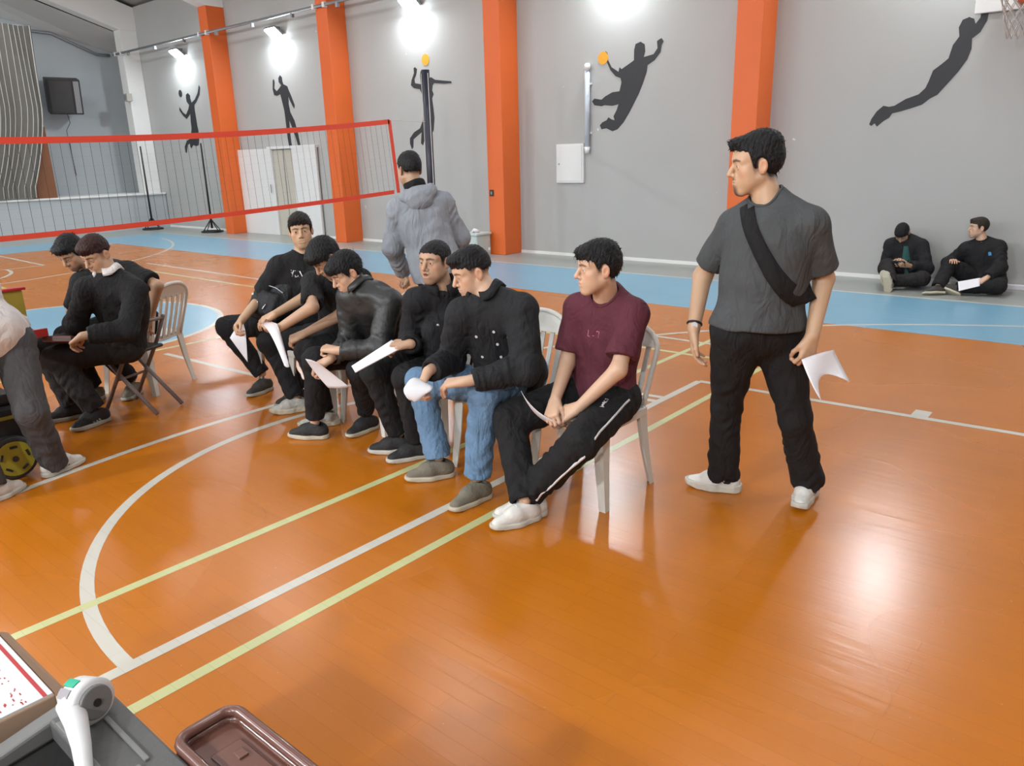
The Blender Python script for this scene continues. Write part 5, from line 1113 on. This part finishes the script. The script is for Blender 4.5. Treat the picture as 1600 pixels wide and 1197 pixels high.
for y in (Y0, Y1):
    yb = y + (.09 if y > 0 else 0)
    MB().add([(-9.004, y - .03, ztop(y)), (-8.996, y - .03, ztop(y)), (-8.996, y + .03, ztop(y)), (-9.004, y + .03, ztop(y)), (-9.004, yb - .03, zbot(y)), (-8.996, yb - .03, zbot(y)), (-8.996, yb + .03, zbot(y)), (-9.004, yb + .03, zbot(y))], [(0,3,2,1), (4,5,6,7), (0,1,5,4), (1,2,6,5), (2,3,7,6), (3,0,4,7)]).build('side_tape', M['net_tape'], r)
m = MB()
for i in range(112):
    y = Y0 + .1 * i + .05
    if y < Y1: m.tube([(-9, y, ztop(y) - .05), (-9, y + .09 * max(0, (y - 4) / 4), zbot(y) + .03)], .0019, 4, caps=False)
for k in range(1, 10):
    m.tube([(-9, y, ztop(y) * (k / 10) + zbot(y) * (1 - k / 10)) for y in np.linspace(Y0, Y1, 40)], .00025, 3, caps=False)
m.build('netting', M['cord'], r)['kind'] = 'stuff'
M['rope'] = mat('white_rope', (.55, .54, .50), .8)
for y, s_, lab in ((8.71, 1, 'dark padded net post in front of the painted ball player'), (-4.0, -1, 'dark net post at the near side of the court, outside the picture')):
    p = empty('net_post', (-9, y, 0), lab, 'net post')
    MB().tube([(-9, y, .03), (-9, y, 2.98)], .062, 14).build('pole', M['post'], p, True)
    MB().tube([(-9, y, 0), (-9, y, .03)], .17, 20).build('base', M['post'], p)
    for dx in (-.072, .072): MB().tube([(-9 + dx, y - .02 * s_, .3), (-9 + dx, y - .02 * s_, 2.93)], .006, 5).build('pulley_rope', M['rope'], p)
    MB().tube([(-9, y - .064 * s_, ztop(Y1) - .01), (-9, (Y1 if s_ > 0 else Y0), ztop(Y1 if s_ > 0 else Y0))], .004, 5).build('net_rope', M['rope'], p)
    MB().tube([(-9, y - .064 * s_, zbot(Y1) - .0), (-9, (Y1 + .09 if s_ > 0 else Y0), zbot(Y1 if s_ > 0 else Y0))], .004, 5).build('net_rope', M['rope'], p)
# two thin black stands at the far end
for x, y, lab in ((-19.0, 10.38, 'thin black stand with round foot beside the first orange pillar'), (-21.6, 10.05, 'thin black stand in front of the white pillar')):
    p = empty('pole_stand', (x, y, 0), lab, 'stand', 'thin black stands at the far end')
    MB().tube([(x, y, .10), (x, y, 2.22)], [.028, .020], 10).build('pole', M['black_metal'], p, True)
    MB().tube([(x + .26 * math.cos(a), y + .26 * math.sin(a), .02) for a in np.linspace(0, 2*math.pi, 25)[:-1]], .02, 8, closed=True).build('foot_ring', M['black_metal'], p, True)
    for k in range(4):
        a = k * math.pi / 2 + .5; MB().tube([(x, y, .34), (x + .26 * math.cos(a), y + .26 * math.sin(a), .02)], .012, 6).build('strut', M['black_metal'], p)

# ------------------------------------------------------------------ things on the long wall
p = empty('wall_pipe', (-7.42, W - .05, 1.7), 'pale grey capped pipe fixed upright on the wall', 'pipe')
MB().tube([(-7.42, W - .06, 1.80), (-7.42, W - .06, 2.98)], .042, 14).build('tube', M['pipe'] if 'pipe' in M else M.setdefault('pipe', mat('pale_blue_grey_pipe', (.50, .56, .62), .35)), p, True)
MB().tube([(-7.42, W - .06, 2.96), (-7.42, W - .06, 3.04), (-7.42, W - .06, 3.07)], [.05, .05, .03], 14).build('cap', M['white_metal'], p, True)
MB().tube([(-7.42, W - .06, 1.70), (-7.42, W - .06, 1.80)], [.035, .05], 14).build('cap', M['white_metal'], p, True)
for z in (2.0, 2.75): MB().box((-7.48, W - .03, z), (-7.36, W, z + .03)).build('clip', M['white_metal'], p)
p = empty('electrical_cabinet', (-7.78, W, 1.24), 'white electrical cabinet on the wall left of the pipe', 'cabinet')
MB().box((-8.06, W - .05, 1.23), (-7.50, W, 1.86)).build('body', M['white_metal'], p, bevel=.006)
d = MB().box((-8.03, W - .06, 1.26), (-7.53, W - .05, 1.83)).build('door', M['white_metal'], p, bevel=.004); MB().tube([(-7.99, W - .06, 1.54), (-7.99, W - .072, 1.54)], .012, 10).build('lock', M['steel'], d)
p = MB().box((-9.22, W - .474, 1.02), (-9.13, W - .459, 1.13)).build('light_switch', M['dark_plastic'], bevel=.004); tag(p, 'small dark switch on the middle orange pillar', 'switch')
MB().box((-9.19, W - .478, 1.05), (-9.16, W - .473, 1.10)).build('rocker', M['steel'], p)
# white double door between the first two orange pillars
d = structure(empty('door_1', (-16.5, W, 0)))
MB().box((-18.38, W - .09, .0), (-16.45, W - .03, 2.02)).build('door_leaf', M['white_metal'], d, bevel=.008); MB().box((-15.62, W - .09, .0), (-14.72, W - .03, 2.02)).build('door_leaf', M['white_metal'], d, bevel=.008)
MB().box((-16.45, W - .035, 0), (-15.62, W - .005, 1.98)).build('door_leaf', mat('beige_inner_door', (.50, .47, .40), .6), d, bevel=.005)
MB().box((-16.05, W - .04, 0), (-16.02, W - .03, 1.98)).build('door_seam', M['steel'], d); MB().box((-16.6, W - .10, 2.0), (-14.70, W - .0, 2.06)).build('lintel', M['white_metal'], d)
MB().tube([(-16.55, W - .13, 1.0), (-16.55, W - .13, 1.2)], .012, 8).build('door_handle', M['steel'], d)
# waste bin
M['bin'] = mat('pale_green_plastic', (.52, .58, .55), .5, var=.06)
p = empty('waste_bin', (-9.38, 10.12, 0), 'pale green waste bin by the middle orange pillar', 'bin')
MB().add([(-9.52, 9.98, 0), (-9.24, 9.98, 0), (-9.24, 10.26, 0), (-9.52, 10.26, 0), (-9.56, 9.94, .36), (-9.20, 9.94, .36), (-9.20, 10.30, .36), (-9.56, 10.30, .36)], [(0,3,2,1), (4,5,6,7), (0,1,5,4), (1,2,6,5), (2,3,7,6), (3,0,4,7)]).build('body', M['bin'], p, bevel=.02)
MB().box((-9.58, 9.92, .36), (-9.18, 10.32, .40)).build('rim', M['bin'], p, bevel=.01); MB().tube([(-9.45, 10.1, .40), (-9.36, 10.05, .45), (-9.30, 10.12, .42)], .03, 8).build('crumpled_bag', M['paper'], p, True)
# papers left by the wall
tag(MB().box((-1.36, W - .10, 0), (-.60, W - .02, .055)).build('skirting_box', M['paper'], bevel=.006), 'long white box lying along the foot of the wall', 'box')
# basket
M['rim'] = mat('orange_rim', (.60, .10, .02), .4); M['net_cord'] = mat('white_net_cord', (.40, .36, .33), .8)
p = empty('basketball_hoop', (-1.50, W, 3.2), 'basketball hoop with white cord net high on the wall', 'basketball hoop'); hc = np.array((-1.50, 10.22, 3.17))
MB().box((-2.05, W - .10, 3.10), (-.95, W - .05, 3.95)).build('backboard', M['white_metal'], p, bevel=.006); MB().box((-1.60, 10.45, 3.13), (-1.40, W - .08, 3.19)).build('bracket', M['rim'], p)
MB().tube([hc + (.225 * math.cos(a), .225 * math.sin(a), 0) for a in np.linspace(0, 2*math.pi, 33)[:-1]], .010, 8, closed=True).build('rim', M['rim'], p, True)
m = MB()
for k in range(12):
    for sg in (-1, 1):
        q = []
        for i in range(9):
            t = i / 8; a = 2*math.pi*k/12 + sg * t * 1.35; rr = .222 - .10 * t ** .8; q.append(hc + (rr * math.cos(a), rr * math.sin(a), -.02 - .40 * t))
        m.tube(q, .006, 4, caps=False)
m.build('cord_net', M['net_cord'], p)['kind'] = 'stuff'

# ------------------------------------------------------------------ stage end: hanging net, board, loudspeaker
p = empty('goal_net_curtain', (-22.0, 6.8, .95), 'hanging rope net curtain at the stage beside the brown board', 'curtain')
M['mesh_dark'] = mat('grey_brown_curtain_cloth', (.14, .135, .12), .9, bump=.3, bscale=30, var=.12, vscale=5)
def cw(y, z): return (-21.98 + .06 * math.sin(y * 9 + z), y + .17 - .05 * max(0, min(1, (5 - z) / 2)) - .55 * max(0, min(1, (3.2 - z) / 2)) ** 1.5, z)
v = []; f = []; ny, nz = 30, 20
for i in range(ny):
    for j in range(nz):
        a = cw(3.8 + 4.05 * i / (ny - 1), 1.0 + 4.05 * j / (nz - 1)); v.append((a[0] - .05, a[1], a[2]))
o = len(v); v += [(x - .012, y, z) for x, y, z in v]
for i in range(ny - 1):
    for j in range(nz - 1): a = i*nz + j; f += [(a, a+nz, a+nz+1, a+1), (o+a, o+a+1, o+a+nz+1, o+a+nz)]
for j in range(nz - 1): a = (ny-1)*nz + j; f += [(a, o+a, o+a+1, a+1)]
MB().add(v, f).build('cloth', M['mesh_dark'], p, True)
for i in range(34): MB().tube([cw(3.85 + .12 * i, z) for z in np.linspace(1.0, 5.05, 16)], .012 if i == 33 else .007, 5).build('rope', M['rope'], p, True)
p = MB().box((-22.22, 7.40, .97), (-22.12, 7.95, 2.72)).build('wooden_board', mat('brown_wood', (.20, .075, .030), .6, bump=.2, bscale=12, var=.2, vscale=3, stretch=(1, 6, 1)), bevel=.008); tag(p, 'tall brown wooden board standing on the stage front wall', 'board')
p = empty('loudspeaker', (XL, 8.9, 3.1), 'black loudspeaker on the stage end wall', 'loudspeaker'); Rz = Matrix.Translation((XL + .58, 8.88, 3.55)) @ Matrix.Rotation(math.radians(-14), 4, 'Z') @ Matrix.Rotation(math.radians(12), 4, 'Y')
MB().box((-.22, -.40, -.44), (.22, .40, .44), Rz).build('cabinet', M['dark_plastic'], p, bevel=.02)
MB().box((.221, -.34, -.40), (.235, .18, .40), Rz).build('grille', mat('speaker_grille', (.045, .043, .042), .6, bump=.5, bscale=150), p); MB().box((.221, .23, -.40), (.232, .36, .40), Rz).build('side_strip', M['steel'], p)
MB().box((XL, 8.82, 3.4), (XL + .40, 8.94, 3.6)).build('wall_bracket', M['steel'], p)
MB().tube([(XL + .3, 9.0, 3.12), (XL + .12, 9.1, 2.9), (XL + .05, 9.0, 2.7), (XL + .03, 9.05, 1.5)], .008, 5).build('cable', M['black_metal'], p)
p = MB().box((XL, 7.95, 5.02), (XL + .15, 8.35, 5.28)).build('wall_lamp_box', M['white_metal'], bevel=.02); tag(p, 'small white lamp box above the rope net curtain', 'lamp')
MB().box((XL + .15, 8.0, 5.06), (XL + .165, 8.30, 5.24)).build('lens', mat('frosted_lens', (.6, .66, .62), .4), p)
p = MB().box((-22.45, W - .60, 3.42), (-22.25, W - .46, 3.62)).build('wall_junction_box', mat('beige_box', (.40, .38, .33), .5), bevel=.01); tag(p, 'small beige box on the white pillar', 'box')
MB().box((-22.42, W - .612, 3.45), (-22.28, W - .60, 3.59)).build('cover', M['steel'], p)

# ------------------------------------------------------------------ left edge: trolley with red tray and yellow panel
p = empty('black_trolley', (-5.0, 1.0, 0), 'black trolley with yellow-hubbed wheel at the left edge', 'trolley')
MB().box((-5.35, .60, .07), (-4.76, 1.33, .40)).build('body', M['dark_plastic'], p, bevel=.03, seg=3); MB().box((-5.37, .58, .335), (-4.745, 1.345, .352)).build('yellow_band', M['yellow'], p)
MB().box((-5.33, .62, .40), (-4.80, 1.30, .47)).build('lid', M['dark_plastic'], p, bevel=.02); MB().box((-5.25, .70, .47), (-4.86, 1.24, .55)).build('red_case', M['red'], p, bevel=.02)
for y in (1.21, .72):
    for x, sg in ((-4.72, 1), (-5.38, -1)):
        w_ = MB().tube([(x - .035, y, .125), (x + .035, y, .125)], .122, 28).build('wheel', mat('tyre_rubber', (.05, .05, .048), .7) if 'tyre' not in M else M['tyre'], p, bevel=.012)
        M['tyre'] = w_.data.materials[0]
        MB().tube([(x + sg * .034, y, .125), (x + sg * .044, y, .125)], .098, 28).build('hub', M['yellow_hub'] if 'yellow_hub' in M else M.setdefault('yellow_hub', mat('yellow_hub', (.40, .34, .03), .45)), w_)
        for k in range(5):
            a = k * 2 * math.pi / 5 + .3; cy_, cz_ = y + .068 * math.cos(a), .125 + .068 * math.sin(a); t_ = np.array((0, -math.sin(a), math.cos(a)))
            MB().tube([np.array((x + sg * .0455, cy_, cz_)) - t_ * .018, np.array((x + sg * .0455, cy_, cz_)) + t_ * .018], .007, 6).build('hub_slot', M['dark_plastic'], w_)
        MB().tube([(x + sg * .043, y, .125), (x + sg * .052, y, .125)], .016, 14).build('axle_cap', M['tyre'], w_)
p = empty('red_table', (-5.75, 1.55, 0), 'red tray table with a yellow upright panel beside the seated men', 'table')
MB().box((-6.15, 1.28, .635), (-5.38, 1.72, .655)).build('tray', M['red'], p, bevel=.006); MB().box((-6.15, 1.27, .64), (-5.38, 1.29, .70)).build('tray_edge', M['red'], p); MB().box((-5.39, 1.28, .64), (-5.37, 1.72, .69)).build('tray_edge', M['red'], p)
MB().box((-5.78, 1.50, .655), (-5.76, 1.74, .90)).build('panel', M['yellow'], p, bevel=.004); MB().box((-5.795, 1.48, .90), (-5.745, 1.76, .918)).build('panel_cap', M['red'], p, bevel=.004); MB().box((-6.14, 1.70, .655), (-5.78, 1.72, .90)).build('panel', M['yellow'], p, bevel=.004)
MB().tube([(-6.0, 1.48, .02), (-6.0, 1.48, .64)], .03, 12).build('pedestal', M['steel'], p); MB().tube([(-6.0, 1.48, 0), (-6.0, 1.48, .02)], .16, 20).build('foot', M['steel'], p)
M['clear'] = mat('clear_plastic_film', (.75, .70, .72), .25, alpha=.55, bump=.8, bscale=30)
def bag(p_): return sd_ell(p_, (-5.62, 1.63, .705), I3, (.10, .07, .055)) - .012 * wrink(p_, 1., 2.2)
v, q = nets(bag, (-5.8, 1.5, .6), (-5.45, 1.75, .82), .008); o = put('plastic_bag', mesh_np('plastic_bag', v, q), M['clear']); tag(o, 'crumpled clear plastic bag on the red tray table', 'bag')
p = MB().box((-.10, -.07, -.02), (.10, .07, .02), Matrix.Translation((-5.36, 1.80, .60)) @ Matrix.Rotation(.6, 4, 'Z') @ Matrix.Rotation(-.3, 4, 'X')).build('brown_case', mat('brown_leatherette', (.11, .028, .018), .5), bevel=.006); tag(p, 'brown case held on the lap of the man in the sweater', 'case')
MB().box((-.101, -.071, -.003), (.101, .071, .003), Matrix.Translation((-5.36, 1.80, .60)) @ Matrix.Rotation(.6, 4, 'Z') @ Matrix.Rotation(-.3, 4, 'X')).build('seam', M['dark_plastic'], p)

# ------------------------------------------------------------------ bottom left corner: boxes close to the camera
M['bin_grey'] = mat('grey_plastic', (.085, .085, .083), .5, bump=.1, bscale=60, var=.05); M['bin_edge'] = mat('light_grey_plastic', (.16, .16, .155), .45); M['brown_tray'] = mat('brown_plastic', (.13, .055, .040), .28, var=.08, vscale=4, coat=.3)
M['carton'] = mat('carton', (.36, .24, .16), .85, var=.1); M['label_white'] = mat('white_label', (.62, .62, .62), .5, var=.04, vscale=20)
zt = .60; x0, x1, y0, y1 = -1.585, -.86, -.12, .472
p = empty('grey_storage_box', (-1.2, .2, 0), 'open grey plastic storage box in the bottom left corner', 'box')
t_ = .035
MB().box((x0 + .01, y0 + .01, 0), (x1 - .01, y1 - .01, .02)).build('base', M['bin_grey'], p)
MB().box((x0, y0, .02), (x0 + .012, y1, zt - .03)).build('side_wall', M['bin_grey'], p); MB().box((x1 - .012, y0, .02), (x1, y1, zt - .02)).build('side_wall', M['bin_grey'], p)
MB().box((x0, y1 - .012, .02), (x1, y1, zt - .02)).build('side_wall', M['bin_grey'], p); MB().box((x0, y0, .02), (x1, y0 + .012, zt - .02)).build('side_wall', M['bin_grey'], p)
MB().prism([(y0, zt - .055), (y0 + .25, zt - .055), (y1 - .13, zt - .012), (y1 - .06, zt), (y1 + .008, zt), (y1 + .008, zt - .04), (y0, zt - .09)], 0, x0 - .012, x0 + .030).build('rim', M['bin_edge'], p, bevel=.006)
MB().box((x0 + .03, y1 - .115, zt - .05), (x1 + .01, y1 + .004, zt)).build('rim', M['bin_grey'], p, bevel=.006); MB().box((x0 + .12, y1 - .045, zt - .001), (x0 + .30, y1 - .035, zt + .006)).build('ridge', M['bin_edge'], p, bevel=.002)
MB().box((x0 + .30, y1 - .065, zt), (x1, y1 - .055, zt + .006)).build('ridge', M['bin_edge'], p, bevel=.002); MB().box((x0 + .06, y1 - .112, zt), (x1, y1 - .102, zt + .006)).build('ridge', M['bin_edge'], p, bevel=.002)
for k in range(11): MB().box((x0 + .0125, y0 + .16 + k * .022, zt - .16), (x0 + .0145, y0 + .168 + k * .022, zt - .10)).build('vent_slot', M['black_metal'], p)
h = np.array((-1.492, .415, .642)); hd = empty('white_lever_handle', (float(h[0]), float(h[1]), zt), 'white lever handle with round grey pivot on the corner of the grey box', 'handle')
ha = unit((.87, .22, .12)); tc_ = unit((.80, -.22, .55)); rad = unit(tc_ - ha * (tc_ @ ha)); dn = unit(np.cross(ha, rad)); dn = dn if dn[2] < 0 else -dn
MB().tube([h - ha * .034, h - ha * .030, h + ha * .018, h + ha * .022], [.034, .042, .046, .040], 26).build('handle_head', M['label_white'], hd, True)
MB().tube([h + ha * .016, h + ha * .030], .034, 26).build('pivot', M['bin_edge'], hd, bevel=.003); MB().tube([h + ha * .026, h + ha * .033], .008, 14).build('pivot_screw', M['black_metal'], hd)
lv = [np.array(q_) - np.array((.012, .010, 0)) for q_ in [[-1.486, 0.396, 0.648], [-1.436, 0.386, 0.636], [-1.379, 0.371, 0.626], [-1.32, 0.352, 0.616], [-1.248, 0.325, 0.604]]]
MB().tube(lv, [.026, .021, .017, .014, .012], 16).build('lever', M['label_white'], hd, True)
for nm, a0, a1, m_ in (('green_label', .30, .68, mat('green_label', (.02, .36, .22), .5)), ('barcode_label', -.25, .18, M['print'])):
    v = []; f = []
    for i in range(5):
        an = a0 + (a1 - a0) * i / 4; o_ = rad * math.cos(an) - dn * math.sin(an)
        for l_ in (-.030, .0): v += [h + ha * l_ + o_ * .040, h + ha * l_ + o_ * .0468]
    for i in range(4): a = i * 4; f += [(a+1, a+3, a+7, a+5), (a, a+4, a+6, a+2), (a, a+1, a+5, a+4), (a+2, a+6, a+7, a+3)]
    f += [(0, 2, 3, 1), (16, 17, 19, 18)]
    MB().add(v, f).build(nm, m_, hd)
o = MB().tube([(-1.32, .25, .30), (-1.32, .25, .42)], .06, 20).build('white_jar', M['label_white'], bevel=.006); tag(o, 'white jar with red band inside the grey box', 'jar'); o.location.z = -.28
MB().tube([(-1.32, .25, .34), (-1.32, .25, .365)], .0615, 20).build('red_band', M['red'], o).location.z = 0
p = empty('brown_tray_box', (-1.0, .55, 0), 'brown plastic tray box beside the grey box', 'box'); bx0, bx1, by0, by1 = -1.295, -.62, .488, .612; bz = .60
MB().box((bx0 + .02, by0 + .012, .0), (bx1 - .02, by1 - .012, bz - .045)).build('body', M['brown_tray'], p, bevel=.015)
MB().box((bx0 + .002, by0 + .002, bz - .045), (bx1 - .002, by1 - .002, bz - .02)).build('lid', M['brown_tray'], p, bevel=.004)
rim = []
for cx, cy, a0 in ((bx1 - .03, by1 - .03, 0), (bx0 + .03, by1 - .03, 90), (bx0 + .03, by0 + .03, 180), (bx1 - .03, by0 + .03, 270)):
    rim += [(cx + .03 * math.cos(math.radians(a0 + q)), cy + .03 * math.sin(math.radians(a0 + q)), bz) for q in (0, 22, 45, 68, 90)]
MB().tube(rim, .011, 10, closed=True).build('rim', M['brown_tray'], p, True); MB().tube([(x, y, bz - .02) for x, y, z in rim], .010, 8, closed=True).build('inner_rim', M['brown_tray'], p, True)
MB().box((-1.22, .518, bz - .022), (-.70, .582, bz - .014)).build('lid_panel', M['brown_tray'], p, bevel=.003); MB().box((-1.19, .548, bz - .016), (-1.165, .568, bz - .009)).build('latch', M['brown_tray'], p, bevel=.002)
p = empty('carton_box', (-1.78, .30, 0), 'carton with white top label and red stripe in the bottom left corner', 'carton'); cx0, cx1, cy0, cy1 = -1.99, -1.63, .10, .398
MB().box((cx0, cy0, 0), (cx1, cy1, .598)).build('body', M['carton'], p, bevel=.004)
lb_ = MB().box((cx0 + .004, cy0 + .004, .598), (cx1 - .004, cy1 - .004, .602)).build('label_sheet', M['label_white'], p)
MB().box((cx0 + .004, cy1 - .022, .602), (cx1 - .004, cy1 - .014, .6025)).build('red_stripe', M['red'], lb_)
rg = random.Random(4); m = MB()
for k in range(60):
    a, b = rg.uniform(cx0 + .02, cx1 - .02), cy1 - .05 - rg.random() ** 2 * .05; m.box((a, b, .602), (a + rg.uniform(.003, .012), b + .0025, .6024))
o = m.build('printed_text', M['red'], lb_); o['kind'] = 'stuff'
MB().add([(cx0, cy1, .598), (cx1, cy1, .598), (cx1, cy1 + .035, .56), (cx0, cy1 + .02, .585), (cx0, cy1, .594), (cx1, cy1, .594), (cx1, cy1 + .034, .556), (cx0, cy1 + .019, .581)], [(0,1,2,3), (7,6,5,4), (0,4,5,1), (1,5,6,2), (2,6,7,3), (3,7,4,0)]).build('flap', M['carton'], p)
